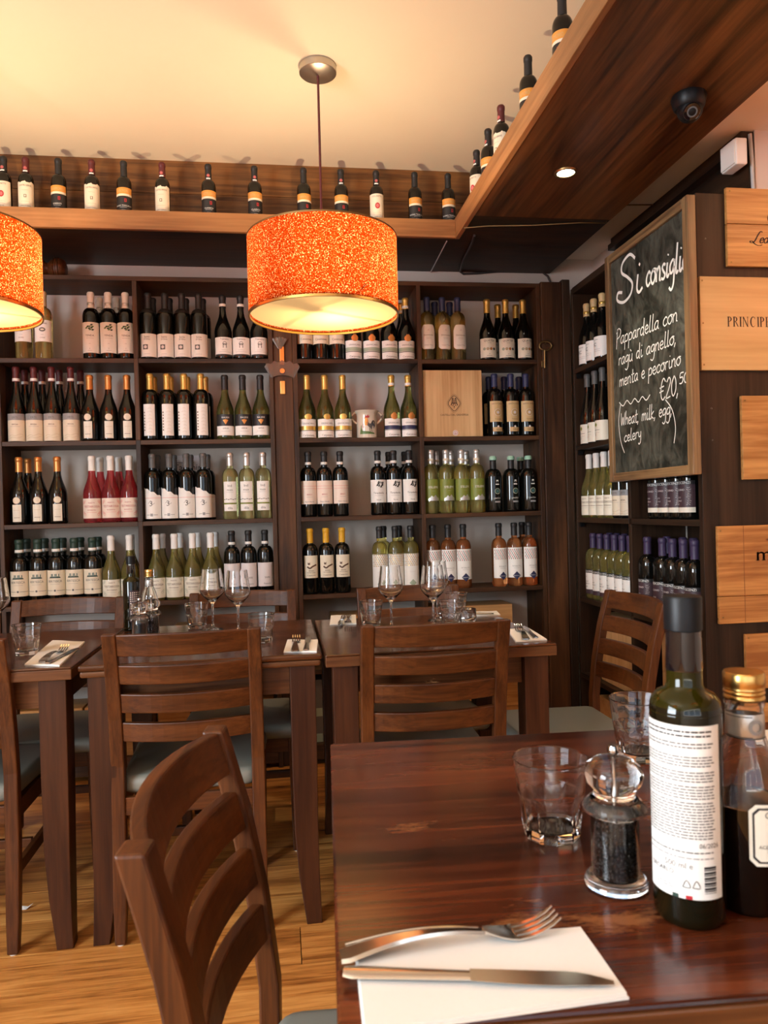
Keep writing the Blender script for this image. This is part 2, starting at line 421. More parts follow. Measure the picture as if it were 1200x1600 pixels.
window('window_1', (-1.55, .88), (1.35, 2.23), 'Y')
window('window_2', (-1.1, .88), (.4, 2.23), 'X')

# ---- boxed soffit with bottle ledge: back run and side run
XF, YF, ZF = .785, 3.13, 2.398
t1 = bpy.data.objects.new('trim_1', None); COL.objects.link(t1); t1['kind'] = 'structure'
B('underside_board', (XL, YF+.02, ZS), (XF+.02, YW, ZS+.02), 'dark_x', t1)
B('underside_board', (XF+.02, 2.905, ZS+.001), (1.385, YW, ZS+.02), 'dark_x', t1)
B('underside_board', (XF+.02, 0.9, ZS), (1.385, 2.90, ZS+.02), 'soffit', t1)
B('underside_board', (XF+.02, YN, ZS), (1.385, 0.895, ZS+.02), 'soffit', t1)
B('fascia_board', (XL, YF, ZS-.004), (XF, YF+.02, ZF), 'fascia_x', t1, .002)
B('fascia_board', (XF, YN, ZS-.004), (XF+.02, YF+.02, ZF+.008), 'fascia_y', t1, .002)
B('ledge_board', (XL, YF+.02, 2.365), (XF+.02, 3.30, 2.383), 'fascia_x', t1)
B('ledge_board', (XF+.02, YN, 2.365), (1.36, 3.30, 2.383), 'fascia_y', t1)
for i, (a, b) in enumerate(((2.383, 2.54), (2.543, ZC))):
    B('backboard_plank', (XL, 3.30+.002*i, a), (1.36, 3.325, b), 'backboard', t1)
# cables stapled along the soffit and the wall
def cable(name, pts, r, mat, label, cat='cable', n=6):
    mb = MB()
    mb.tube(pts, r, n)
    return tag(mb.build(name, mat, None, 60), label, cat)
cable('cable', [P(725, 356, Z=ZS-.004), P(762, 353, Z=ZS-.004), P(830, 352, Z=ZS-.004), P(905, 348, Z=ZS-.004), Vector((1.375, 2.92, ZS-.006)), Vector((1.40, 2.91, ZL-.01)), Vector((1.60, 2.90, ZL-.006))], .003, 'bronze', 'thin painted cable crossing the brown soffit and low ceiling')
cable('cable', [P(698, 377, Z=ZS-.004), P(685, 402, Z=ZS-.004), P(673, 425, Z=ZS-.004)], .0028, 'grey_plastic', 'thin grey cable running straight down the dark underside')
cable('cable', [P(741, 368, Z=ZS-.006), P(738, 379, Z=ZS-.006), P(731, 393, Z=ZS-.006), P(726, 402, Z=ZS-.008), P(722, 412, Z=ZS-.01), P(719, 424, Y=YW-.012), P(724, 428, Y=YW-.008), P(745, 427, Y=YW-.008), P(780, 424, Y=YW-.008), P(826, 422, Y=YW-.008), P(846, 424, Y=YW-.008), P(856, 432, Y=YW-.008), P(860, 441, Y=YW-.008)], .0055, 'cable_dark', 'dark cable clipped along the wall top above the shelves', n=8)

# ---- recessed spotlight in the soffit
sp = P(884, 269, Z=ZS)
st = thing('recessed_spotlight', 'small round recessed spotlight lit in the brown soffit', 'spotlight', (sp.x, sp.y, ZS))
MB().lathe([(.030, -.001), (.031, -.005), (.038, -.006), (.041, -.002), (.041, 0)], 28).build('bezel', 'bronze', st, 40)
MB().lathe([(0, -.0035), (.030, -.0035), (.030, -.001), (0, -.001)], 28).build('lit_lens', 'spot_on', st, 40)
sl = bpy.data.lights.new('spot_bulb', 'SPOT'); sl.energy = 16; sl.spot_size = R(95); sl.spot_blend = .6; sl.color = (1, .88, .66); sl.shadow_soft_size = .03
slo = bpy.data.objects.new('spot_bulb', sl); COL.objects.link(slo); slo.location = (sp.x, sp.y, ZS-.012)

# ---- security dome camera under the soffit
sc = P(1076, 150, Z=ZS)
st = thing('security_camera', 'black dome security camera fixed under the soffit edge', 'camera', (sc.x, sc.y, ZS))
MB().lathe([(0, 0), (.047, 0), (.049, -.008), (.043, -.034), (.036, -.040), (0, -.040)], 32).build('base', 'black', st, 40)
d = Vector((-.25, -.8, -.62)).normalized()
hd = MB().ball((0, 0, 0), .036, 28, 14).build('eyeball', 'black', st, 60, loc=(0, -.004, -.042))
ln = MB().lathe([(0, .034), (.014, .034), (.022, .033), (.024, .030), (.024, .020), (0, .020)], 24).build('lens', 'lens', hd, 40)
ln.rotation_euler = d.to_track_quat('Z', 'Y').to_euler()
rg = MB().lathe([(.0105, .0345), (.0125, .0352), (.0145, .0345)], 24).build('lens_ring', 'p_dgrey', hd, 40); rg.rotation_euler = ln.rotation_euler

# ================================================================== WINE SHELVES ALONG THE BACK WALL
ZSH = [1.840, 1.481, 1.124, .772, .430, .093]     # shelf tops
def wall_unit(label, x0, x1, xd):
    t = thing('wine_shelf', label, 'shelf', (0, 0, 0))
    w = .020
    B('side_panel', (x0, YS, 0), (x0+w, YW-.002, 2.20), 'shelf_v', t, .0015)
    B('side_panel', (x1-w, YS, 0), (x1, YW-.002, 2.20), 'shelf_v', t, .0015)
    B('top_board', (x0+w, YS, 2.180), (x1-w, YW-.002, 2.20), 'shelf', t, .0015)
    for a, b in ((x0+w, xd-w/2), (xd+w/2, x1-w)):
        for z in ZSH:
            th = .072 if z < .2 else .020
            B('shelf_board', (a, YS-.004 if z in (ZSH[3],) else YS+.001, z-th), (b, YW-.002, z), 'shelf', t, .0015)
    zt = [2.18]+ZSH
    for i in range(len(ZSH)):
        B('divider', (xd-w/2, YS, zt[i+1] if zt[i+1] > .2 else .021), (xd+w/2, YW-.002, zt[i]-(0 if i == 0 else .0)), 'shelf_v', t, .0015)
    return t
U1 = wall_unit('dark walnut wine shelf, left half of the back wall', -1.192, -.014, -.608)
U2 = wall_unit('dark walnut wine shelf, right half of the back wall', .074, 1.243, .658)
# posts that frame the units
def post(name, x0, x1, y0, z1, mat='post_v', y1=YW):
    return struct(name, MB().box((x0, y0, 0), (x1, y1, z1)), mat, None, None, .003)
post('trim_2', -.0135, .0735, YS+.012, 2.19)
post('trim_3', 1.2435, 1.345, YS-.012, 2.205)
post('trim_4', -1.30, -1.1925, YS-.01, 2.19)
post('trim_5', 1.3455, 1.384, YS-.02, 2.215, 'dark_v')

# ================================================================== SHELVES ON THE RIGHT WALL + PANELLED END
XU, YP, YD = 1.385, 2.275, 2.795
ZR = [1.785, 1.425, 1.088, .716, .36, .08]
ur = thing('wine_shelf', 'dark wine shelf along the right wall behind the chalkboard', 'shelf', (0, 0, 0))
B('side_panel', (XU, 3.318, 0), (1.618, YS-.024, 2.165), 'dark_v', ur, .002)
B('top_board', (XU, YP+.025, 2.138), (1.618, 3.318, 2.168), 'dark_y', ur, .002)
for a, b in ((YP+.025, YD-.011), (YD+.011, 3.318)):
    for z in ZR: B('shelf_board', (XU+.001, a, z-.022), (1.618, b, z), 'dark_y', ur, .0015)
zt = [2.138]+[z-.022 for z in ZR]
for i, z in enumerate(ZR): B('divider', (XU, YD-.011, z), (1.618, YD+.011, zt[i]), 'dark_v', ur, .0015)
B('back_panel', (1.602, YD+.10, .08), (1.617, 3.318, 2.138), 'dark_v', ur)
B('back_panel', (1.602, YP+.24, .08), (1.617, YD-.05, 2.138), 'dark_v', ur)
for z in ZR[:3]:
    B('bracket', (XU+.01, 3.306, z-.043), (XU+.03, 3.3175, z-.023), 'black', ur)
# end panel facing the room
struct('wall_right_end', MB().box((XU, YP, 0), (2.7, YP+.025, 2.17)), 'dark_v', None, None, .002)
struct('trim_6', MB().box((1.598, YP+.03, 2.172), (1.6195, 3.3, ZL-.003)), 'dark_y')
struct('trim_7', MB().box((1.575, YP+.03, ZL-.03), (1.5975, 3.3, ZL-.003)), 'dark_y')
struct('trim_8', MB().box((1.560, YP+.03, ZL-.060), (1.5745, 3.3, ZL-.034)).box((1.5745, YP+.03, ZL-.060), (1.5975, 3.3, ZL-.050)), 'dark_y')

# white alarm box and conduit at the top corner
ab = P(1153, 234, Y=YP+.10)
t = thing('alarm_box', 'white plastic alarm box mounted high on the dark panel', 'box', (1.553, 2.30, 2.27))
MB().box((-.022, -.03, 0), (.02, .055, .088)).build('housing', 'white_plastic', t, None, .005)
MB().box((-.0265, -.026, .004), (-.0225, .051, .084)).build('cover', 'white_plastic', t, None, .0018)
cb = cable('conduit', [(1.609, YP+.022, 2.175), (1.606, YP+.022, 2.30), (1.603, YP+.024, 2.385)], .0065, 'grey_plastic', 'grey conduit rising from the dark panel to the ceiling', 'conduit', 10)
cable('cable_coil', [(1.565, YP+.01, 2.1775), (1.585, YP+.006, 2.186), (1.62, YP+.004, 2.190), (1.66, YP+.004, 2.188), (1.72, YP+.006, 2.1775)], .005, 'white_plastic', 'white cable looping over the top of the dark panel', 'cable', 8)
# a few pale nail heads on the end panel
for px, py in ((1111.5, 638), (1113, 688), (1102, 373)):
    q = P(px, py, Y=YP)
    tag(MB().lathe([(0, -.0015), (.0022, -.001), (.0024, .0)], 10).build('nail_head', 'white_plastic', None, 60, loc=(q.x, YP-.0005, q.z)),
        {638: 'upper pale nail head in dark panel beside the chalkboard', 688: 'lower pale nail head in dark panel beside the chalkboard', 373: 'small nail head in dark panel beside the topmost crate lid'}[py], 'nail')
    bpy.context.scene.collection.objects[-1].rotation_euler.x = R(90)

# ---- wooden crate lids screwed to the end panel
SERIF = {'P': [('stem', .18, 0, 2), ('arc', .18, 1.5, .62, .5)], 'I': [('stem', .18, 0, 2)], 'R': [('stem', .18, 0, 2), ('arc', .18, 1.5, .62, .5), ('line', .5, 1.0, 1.05, 0, .2)],
         'N': [('thin', .18, 0, 2), ('thin', 1.12, 0, 2), ('line', .18, 2, 1.12, 0, .2)], 'C': [('cee',)], 'E': [('stem', .18, 0, 2), ('bar', .18, 1.97, .85), ('bar', .18, 1.02, .7), ('bar', .18, .03, .9)]}
SW = dict(P=1.0, I=.5, R=1.15, N=1.4, C=1.25, E=1.05)
def serif(mb, s, fn, u, v, h):
    k = h/2
    for ch in s:
        def q(a, b): return fn(u+a*k, v+b*k)
        def rect(a0, b0, a1, b1): mb.add([q(a0, b0), q(a1, b0), q(a1, b1), q(a0, b1)], [(0, 1, 2, 3)])
        for e in SERIF[ch]:
            if e[0] in ('stem', 'thin'):
                w = .13 if e[0] == 'stem' else .05
                rect(e[1]-w, e[2], e[1]+w, e[3]); rect(e[1]-w-.12, e[2], e[1]+w+.12, e[2]+.07); rect(e[1]-w-.12, e[3]-.07, e[1]+w+.12, e[3])
            elif e[0] == 'bar':
                rect(e[1], e[2]-.04, e[3], e[2]+.04); rect(e[3]-.06, e[2]-.18, e[3], e[2]+.18)
            elif e[0] == 'line':
                mb.add([q(e[1]-e[5]/2, e[2]), q(e[1]+e[5]/2, e[2]), q(e[3]+e[5]/2, e[4]), q(e[3]-e[5]/2, e[4])], [(0, 1, 2, 3)])
            elif e[0] == 'arc':
                pts = [(e[1]+e[3]*math.sin(a)*.95, e[2]+e[4]*math.cos(a)) for a in [math.pi*i/12 for i in range(13)]]
                ribbon(mb, pts, [.06+.2*math.sin(math.pi*i/12)**2 for i in range(13)], q)
            elif e[0] == 'cee':
                pts = [(.62+.52*math.cos(a), 1+1.0*math.sin(a)) for a in [R(45)+R(270)*i/20 for i in range(21)]]
                ribbon(mb, pts, [.06+.22*math.sin(math.pi*i/20)**2 for i in range(21)], q); rect(1.0, 1.45, 1.05, 1.95)
        u += SW[ch]*k*1.22
# single-stroke handwriting
HW = {'S': (1.0, [[(1.0,1.75),(.7,2.05),(.32,1.8),(.28,1.35),(.62,1.0),(.9,.6),(.82,.1),(.45,-.15),(.08,.05),(.1,.4),(.35,.35)]]),
 'i': (.5, [[(.2,1),(.18,.25),(.32,0),(.5,.2)], [(.24,1.45),(.29,1.55)]]), 'c': (.7, [[(.65,.8),(.45,1),(.14,.7),(.1,.3),(.35,0),(.68,.2)]]),
 'o': (.78, [[(.4,1),(.1,.7),(.1,.3),(.4,0),(.68,.3),(.68,.7),(.42,1),(.75,.95)]]), 'n': (.78, [[(.1,1),(.12,0)], [(.12,.6),(.4,1),(.6,.75),(.62,.1),(.76,.05)]]),
 's': (.65, [[(.58,.9),(.35,1.02),(.15,.8),(.35,.52),(.58,.27),(.4,0),(.06,.1)]]), 'g': (.78, [[(.64,.88),(.4,1),(.1,.65),(.18,.2),(.45,.2),(.64,.55)], [(.66,1),(.68,-.5),(.4,-.98),(.08,-.75)]]),
 'l': (.45, [[(.2,2.0),(.15,.3),(.28,0),(.45,.15)]]), 'a': (.8, [[(.62,.88),(.4,1),(.1,.62),(.16,.12),(.4,.06),(.62,.55)], [(.64,1),(.64,.15),(.8,.05)]]),
 'P': (.85, [[(.16,2.1),(.14,-.5)], [(.0,1.5),(.35,2.1),(.82,1.75),(.7,1.1),(.2,.8)]]), 'p': (.75, [[(.12,1),(.12,-.95)], [(.12,.68),(.4,1),(.66,.68),(.55,.12),(.15,.1)]]),
 'r': (.58, [[(.12,1),(.12,0)], [(.12,.6),(.3,.95),(.55,.92)]]), 'd': (.8, [[(.6,.8),(.35,1),(.1,.58),(.2,.08),(.48,.14),(.62,.5)], [(.64,2),(.64,.1),(.78,0)]]),
 'e': (.72, [[(.12,.48),(.58,.6),(.45,1),(.16,.8),(.12,.3),(.38,0),(.7,.2)]]), 'u': (.78, [[(.1,1),(.12,.2),(.35,0),(.6,.3)], [(.62,1),(.64,.1),(.75,0)]]),
 'ù': (.78, [[(.1,1),(.12,.2),(.35,0),(.6,.3)], [(.62,1),(.64,.1),(.75,0)], [(.22,1.6),(.42,1.3)]]), 't': (.6, [[(.3,1.75),(.26,.2),(.42,0),(.58,.12)], [(.02,1.05),(.6,1.12)]]),
 'm': (1.0, [[(.08,1),(.1,0)], [(.1,.6),(.3,1),(.45,.7),(.47,0)], [(.47,.6),(.7,1),(.86,.7),(.9,0)]]), 'h': (.75, [[(.12,2),(.12,0)], [(.12,.6),(.4,1),(.6,.7),(.62,0)]]),
 'W': (1.1, [[(.05,1.8),(.28,0),(.52,1.2),(.78,0),(1.0,1.8)]]), 'k': (.7, [[(.12,2),(.12,0)], [(.6,1),(.15,.45),(.62,0)]]),
 'y': (.75, [[(.1,1),(.2,.3),(.45,.2),(.6,.5)], [(.62,1),(.6,-.5),(.3,-.95),(.1,-.7)]]), '€': (.9, [[(.8,1.7),(.5,2.1),(.2,1.5),(.2,.4),(.5,-.1),(.8,.2)], [(-.05,1.2),(.6,1.3)], [(-.05,.75),(.55,.85)]]),
 '2': (.75, [[(.1,1.6),(.4,2),(.65,1.6),(.4,.8),(.08,0),(.7,.05)]]), '0': (.8, [[(.4,2),(.1,1.3),(.15,.4),(.4,0),(.7,.6),(.65,1.5),(.4,2)]]), '5': (.75, [[(.7,2),(.2,1.95),(.15,1.15),(.5,1.2),(.65,.6),(.45,.05),(.1,.1)]]),
 ',': (.35, [[(.18,.15),(.05,-.35)]]), '.': (.3, [[(.1,.05),(.16,.1)]]), ' ': (.6, []),
 'L': (1.3, [[(1.35,1.95),(1.0,2.1),(.72,1.5),(.5,.5),(.2,.05),(-.25,.1),(-.3,.32),(.05,.3),(.6,-.15),(1.4,-.45),(2.0,-.3)]])}
def handwrite(mb, s, fn, u0, v0, u1, v1, xh, pen, slant=.12, calli=False):
    tot = sum(HW[c][0] for c in s); L = math.hypot(u1-u0, v1-v0); kx = L/tot
    du, dv = (u1-u0)/L, (v1-v0)/L; x = 0
    for c in s:
        w, strokes = HW[c]
        for st_ in strokes:
            pts = catmull([((x+a)*kx+b*xh*slant, b*xh) for a, b in st_], 5)
            pts = [(u0+p[0]*du-p[1]*dv, v0+p[0]*dv+p[1]*du) for p in pts]
            if calli:
                ws = [pen*(.35+.9*abs((pts[min(i+1, len(pts)-1)][1]-pts[max(i-1, 0)][1]))/(math.dist(pts[min(i+1, len(pts)-1)], pts[max(i-1, 0)])+1e-6)) for i in range(len(pts))]
            else: ws = pen
            ribbon(mb, pts, ws, fn)
        x += w
def crate_lid(label, tl, bl, xr, mat, planks, screws, art=None, art_mat='ink', vjoint=None, th=.014):
    a, b = P(*tl, Y=YP), P(*bl, Y=YP)
    x0, z1, z0 = (a.x+b.x)/2, a.z, b.z
    t = thing('crate_lid', label, 'crate lid', (x0, YP, z0))
    cuts = [0]+planks+[1]
    for p, q in zip(cuts, cuts[1:]):
        B('plank', (0, -th, (z1-z0)*p+.0007), (xr-x0, -.0006, (z1-z0)*q-.0007), mat, t, .0022)
    for su, sv in screws:
        MB().lathe([(0, -.0005), (.0028, -.0005), (.0032, .0006), (0, .0006)], 10).build('screw', 'bronze', t, 60, loc=(su, -th-.0002, (z1-z0)*sv)).rotation_euler.x = R(90)
    if vjoint is not None: B('groove_line', (vjoint-.0009, -th-.0005, .002), (vjoint+.0009, -th+.001, z1-z0-.002), 'burn', t)
    if art:
        mb = MB(); art(mb, lambda px, py: (P(px, py, Y=YP).x-x0, P(px, py, Y=YP).z-z0), lambda u, v: (u, -th-.0007, v))
        mb.build('lettering', art_mat, t)
    return t
def art_leone(mb, uv, fn):
    (u, v) = uv(1170, 382); handwrite(mb, 'Leone', fn, u, v, u+.088, v, .0185, .0042, .35, True)
    (u, v) = uv(1199.5, 344); mb.add([fn(u+.012*math.cos(a), v+.016*math.sin(a)) for a in [2*math.pi*i/16 for i in range(16)]], [tuple(range(16))])
def art_principe(mb, uv, fn):
    u, v = uv(1133, 512); serif(mb, 'PRINCIPE', fn, u, v, .033)
    u, v = uv(1201, 486); mb.add([fn(u+.010*math.cos(a), v+.012*math.sin(a)) for a in [2*math.pi*i/6 for i in range(6)]], [tuple(range(6))])
def art_i(mb, uv, fn):
    u, v = uv(1196, 669); serif(mb, 'I', fn, u, v, .030)
def art_m(mb, uv, fn):
    u, v = uv(1178, 875.5); vs, fs = text_geo('m')
    x0 = min(p[0] for p in vs); k = .062
    w_ = max(p[0] for p in vs)-x0; hx = max(p[1] for p in vs)
    for ox, oy in ((0, 0), (.0022, 0), (.0011, .0004)): mb.add([fn(u+ox+(p[0]-x0)/w_*.050, v+oy+p[1]/hx*.029) for p in vs], fs)
    for du in (.0, .021, .042): mb.add([fn(u+du-.004, v), fn(u+du+.012, v), fn(u+du+.012, v+.0035), fn(u+du-.004, v+.0035)], [(0, 1, 2, 3)])
crate_lid('orange pine crate lid with script lettering, topmost on the dark panel', (1130, 295), (1134, 418), 1.85, 'crate_a', [.54], [(.012, .95), (.012, .05)], art_leone)
crate_lid('pale plywood crate lid lettered PRINCIPE on the dark panel', (1088.5, 433), (1093, 580), 1.95, 'crate_b', [], [(.009, .95), (.009, .5), (.009, .06)], art_principe)
crate_lid('plain light pine crate lid below the PRINCIPE lid', (1154, 619), (1158, 750), 1.9, 'crate_a', [], [(.012, .94)], art_i)
crate_lid('knotty pine crate lid with burnt letter m and vertical joint', (1117, 822), (1121, 975), 1.9, 'crate_c', [.28], [(.010, .95), (.012, .07)], art_m, 'burn', .092)
crate_lid('knotty pine crate lid partly hidden by the vinegar cap', (1161, 990), (1163, 1076), 1.9, 'crate_c', [], [(.010, .93)])
crate_lid('lowest orange pine crate lid beside the vinegar bottle', (1180, 1098), (1181, 1200), 1.9, 'crate_a', [.5], [])

# ---- chalkboard
XC = 1.352
c0, c1 = P(950, 412, X=XC), P(957, 757, X=XC); c2, c3 = P(1079, 293, X=XC), P(1090, 737, X=XC)
yf, yn_ = (c0.y+c1.y)/2, (c2.y+c3.y)/2; zt_, zb_ = (c0.z+c2.z)/2, (c1.z+c3.z)/2
cbd = thing('chalkboard', 'framed chalkboard menu reading Si consiglia hanging on the right shelf', 'chalkboard', (XC, (yf+yn_)/2, zb_))
hw, hh, fwid = (yf-yn_)/2, zt_-zb_, .034
B('slate', (-.002, -hw+.01, .01), (.012, hw-.01, hh-.01), 'blackboard', cbd)
for n, a, b, m in (('frame_rail', (-.014, -hw+fwid+.0003, 0), (.016, hw-fwid-.0003, fwid), 'frame_gold_y'), ('frame_rail', (-.014, -hw+fwid+.0003, hh-fwid), (.016, hw-fwid-.0003, hh), 'frame_gold_y'),
                   ('frame_stile', (-.0145, -hw, 0), (.0165, -hw+fwid, hh), 'frame_gold'), ('frame_stile', (-.0145, hw-fwid, 0), (.0165, hw, hh), 'frame_gold')):
    B(n, a, b, m, cbd, .004)
def cuv(x, y):
    p = P(840+x/3.3333, 280+y/3.3333, X=XC-.003); return ((yf+yn_)/2-p.y, p.z-zb_)     # u grows towards the viewer's right
cfn = lambda u, v: (-.0028, -u, v)
mb = MB()
def line(s, a, b, xh, pen, slant=.12, calli=False):
    (u0, v0), (u1, v1) = cuv(*a), cuv(*b); handwrite(mb, s, cfn, u0, v0, u1, v1, xh, pen, slant, calli)
line('S', (408, 640), (500, 605), .078, .0115, .02); line('i', (500, 600), (545, 582), .068, .0115, .05); line('consiglia', (562, 562), (784, 460), .050, .0095, .06)
line('Pappardella con', (408, 868), (728, 738), .030, .0042); line('ragù di agnello,', (420, 972), (722, 855), .028, .0042)
line('menta e pecorino', (425, 1083), (745, 965), .028, .0042); line('€20,', (635, 1150), (735, 1120), .034, .0045); line('50', (735, 1068), (785, 1055), .018, .0042)
line('Wheat, milk, egg,', (432, 1285), (700, 1225), .027, .0042); line('celery', (450, 1370), (540, 1345), .024, .0042)
ribbon(mb, catmull([cuv(425+i*20, 1172-i*5+(14 if i % 2 else -10)) for i in range(9)], 4), .004, cfn)
ribbon(mb, catmull([cuv(*p) for p in ((432, 1175), (422, 1260), (432, 1360), (452, 1425))], 4), .004, cfn)
ribbon(mb, catmull([cuv(*p) for p in ((665, 1148), (700, 1200), (718, 1290), (710, 1375))], 4), .004, cfn)
mb.build('chalk_writing', 'chalk', cbd)

# ================================================================== BOTTLES
def arc(r0, z0, r1, z1, n, p=1.0):
    return [(r0+(r1-r0)*(1-math.cos(math.pi/2*i/n))**p, z0+(z1-z0)*math.sin(math.pi/2*i/n)) for i in range(1, n+1)]
SHAPE = {}
def shape(name, Rb, h, sh0, sh1, rn, style):
    pr = [(0, .004), (Rb*.6, .001), (Rb*.88, 0), (Rb*.98, .004), (Rb, .010), (Rb, sh0)]
    n = 6
    for i in range(1, n+1):
        t = i/n
        if style == 'bdx': r, z = rn+(Rb-rn)*math.cos(math.pi/2*t)**.8, sh0+(sh1-sh0)*math.sin(math.pi/2*t)*.75+(sh1-sh0)*.25*t
        else: r, z = rn+(Rb-rn)*(.5+.5*math.cos(math.pi*t**.85)), sh0+(sh1-sh0)*t
        pr.append((max(r, rn), z))
    pr += [(rn*.97, h-.022), (rn*1.0, h-.018), (rn*1.08, h-.016), (rn*1.08, h-.004), (rn*.9, h), (0, h)]
    SHAPE[name] = dict(R=Rb, h=h, rn=rn, prof=pr, sh1=sh1)
shape('bdx', .0362, .298, .188, .228, .0140, 'bdx'); shape('bdxw', .0375, .286, .172, .212, .0165, 'bdx')
shape('bur', .0390, .292, .128, .228, .0142, 'bur'); shape('rie', .0362, .328, .130, .262, .0132, 'bur')
shape('half', .0300, .238, .140, .172, .0125, 'bdx'); shape('mintb', .0395, .262, .165, .205, .0145, 'bdx')
_bm = {}
def rad_at(prof, z):
    for (r0, z0), (r1, z1) in zip(prof, prof[1:]):
        if z0 <= z <= z1 and z1 > z0: return r0+(r1-r0)*(z-z0)/(z1-z0)
    return prof[-2][0]
class Print:
    """flat print wrapped on the bottle: u is the arc length from the label's middle, v the height"""
    def __init__(s, Rr): s.R, s.mb, s.mats = Rr, MB(), []
    def mi(s, c):
        if c not in s.mats: s.mats.append(c)
        return s.mats.index(c)
    def fn(s, e=.0009): return lambda u, v: ((s.R+e)*math.sin(u/s.R), -(s.R+e)*math.cos(u/s.R), v)
    def text(s, w, v, size, c='black', u=0, sx=1.0):
        vs, fs = text_geo(w); f = s.fn(); s.mb.add([f(u+p[0]*size*sx, v+p[1]*size) for p in vs], fs, s.mi(c))
    def rect(s, u0, v0, u1, v1, c, e=.0007):
        f = s.fn(e); n = max(1, int(abs(u1-u0)/.006)+1)
        vs = [f(u0+(u1-u0)*i/n, v) for i in range(n+1) for v in (v0, v1)]
        s.mb.add(vs, [(2*i, 2*i+2, 2*i+3, 2*i+1) for i in range(n)], s.mi(c))
    def poly(s, pts, c, e=.0009):
        f = s.fn(e); bm = bmesh.new(); bm.faces.new([bm.verts.new((p[0], p[1], 0)) for p in pts])
        bmesh.ops.triangulate(bm, faces=bm.faces[:])
        u0, u1 = min(p[0] for p in pts), max(p[0] for p in pts); k = math.ceil(u0/.005+.2)
        while k*.005 < u1-.0002:
            bmesh.ops.bisect_plane(bm, geom=bm.verts[:]+bm.edges[:]+bm.faces[:], plane_co=(k*.005, 0, 0), plane_no=(1, 0, 0)); k += 1
        bm.verts.index_update()
        s.mb.add([f(v.co.x, v.co.y) for v in bm.verts], [tuple(v.index for v in fc.verts) for fc in bm.faces], s.mi(c)); bm.free()
    def disc(s, u, v, r, c, e=.0009, sy=1.0):
        s.poly([(u+r*math.cos(a), v+r*sy*math.sin(a)) for a in [2*math.pi*i/14 for i in range(14)]], c, e)
    def ring(s, u, v, r, w, c):
        pts = [(u+r*math.cos(a), v+r*math.sin(a)) for a in [2*math.pi*i/16 for i in range(17)]]
        ribbon(s.mb, pts, w, s.fn(), s.mi(c))
    def line(s, v, u0, u1, c='black', w=.0009): s.rect(u0, v-w/2, u1, v+w/2, c, .0009)
    def strokes(s, pts, w, c): ribbon(s.mb, catmull(pts, 3), w, s.fn(), s.mi(c))
# kinds: shape, glass, capsule (colour, from z, band colour), label patches [(half width, z0, z1, colour, top style)], print
K = {}
def kind(n, shp, glass, cap, labels, pr=None): K[n] = (shp, glass, cap, labels, pr)
def p_olive(p):
    for i in range(9):
        a = -.2+i*.7; r = .006+.005*(i % 3)
        u, v = .002+r*math.cos(a), .136+r*math.sin(a)*.8
        p.poly([(u-.006, v-.002), (u-.001, v+.0042), (u+.0075, v+.003), (u+.002, v-.0036)], 'green' if i % 2 else 'dgreen')
    p.text('TENDA', .098, .011); p.line(.090, -.016, .016, 'grey'); p.line(.066, -.004, .004, 'grey'); p.text('i', .042, .010); p.line(.036, -.010, .010, 'grey')
kind('olive', 'bdx', 'g_dark', ('white', .228, 'silver'), [(.047, .026, .160, 'white', 0)], p_olive)
def p_square(p):
    p.text('Santo', .094, .011); p.text('D\'Oro', .084, .010); p.rect(-.018, .042, .004, .064, 'dgrey'); p.disc(-.007, .053, .007, 'lilac'); p.line(.022, -.014, .012, 'grey')
kind('square', 'bdx', 'g_dark', ('black', .205, None), [(.049, .010, .112, 'white', 0)], p_square)
def p_arch(p):
    p.rect(-.047, .014, .047, .022, 'black'); p.text('Tramanto', .086, .010)
    for u in (-.008, .0055): p.rect(u, .050, u+.0028, .066, 'dgrey')
    p.rect(-.010, .066, .0105, .069, 'dgrey'); p.ring(0, .070, .0075, .002, 'dgrey'); p.line(.040, -.014, .014, 'grey'); p.line(.032, -.025, .025, 'grey')
kind('arch', 'bur', 'g_dark', ('black', .238, 'white'), [(.050, .014, .098, 'white', 0)], p_arch)
def p_riegrey(p):
    p.text('ERTI', .101, .012, 'dgrey'); p.text('BRISIA', .072, .009, 'brown'); p.line(.066, -.02, .02, 'grey')
    p.strokes([(-.03, .022), (-.015, .030), (0, .026), (.02, .034), (.033, .030)], .0009, 'beige'); p.strokes([(-.03, .014), (-.01, .020), (.01, .017), (.03, .024)], .0009, 'beige')
kind('riegrey', 'rie', 'g_dark', ('burg', .262, 'white'), [(.049, .003, .094, 'cream', 0), (.049, .094, .122, 'grey', 0)], p_riegrey)
def p_seal(p):
    p.disc(0, .104, .0165, 'brown', .0012); p.disc(0, .104, .0145, 'cream', .0015); p.ring(0, .104, .010, .001, 'brown'); p.text('m', .099, .014, 'brown')
    p.line(.062, -.012, .012, 'beige'); p.line(.030, -.012, .012, 'brown', .0016)
kind('seal', 'bur', 'g_dark', ('copper', .228, None), [(.0185, .012, .086, 'ivory', 0)], p_seal)
def p_tall(p):
    for i in range(7): p.line(.045+.013*i, -.0235+.001*(i % 2), -.018, 'brown', .006)
    for i in range(8): p.strokes([(-.008+.004*(i % 3), .034+.015*i), (.004, .038+.015*i), (.014-.003*(i % 2), .034+.015*i)], .0007, 'beige')
kind('tall', 'bdx', 'g_dark', ('gold', .228, None), [(.026, .020, .160, 'white', 0)], p_tall)
def p_emblem(p):
    p.text('RAUDII', .094, .0105, 'white'); p.poly([(-.012, .086), (0, .090), (.012, .086), (.006, .076), (0, .066), (-.006, .076)], 'copper'); p.text('EMPUR', .046, .008); p.line(.036, -.02, .02, 'grey')
kind('emblem', 'bur', 'g_green', ('black', .226, None), [(.049, .018, .060, 'white', 0), (.049, .060, .112, 'black', 0)], p_emblem)
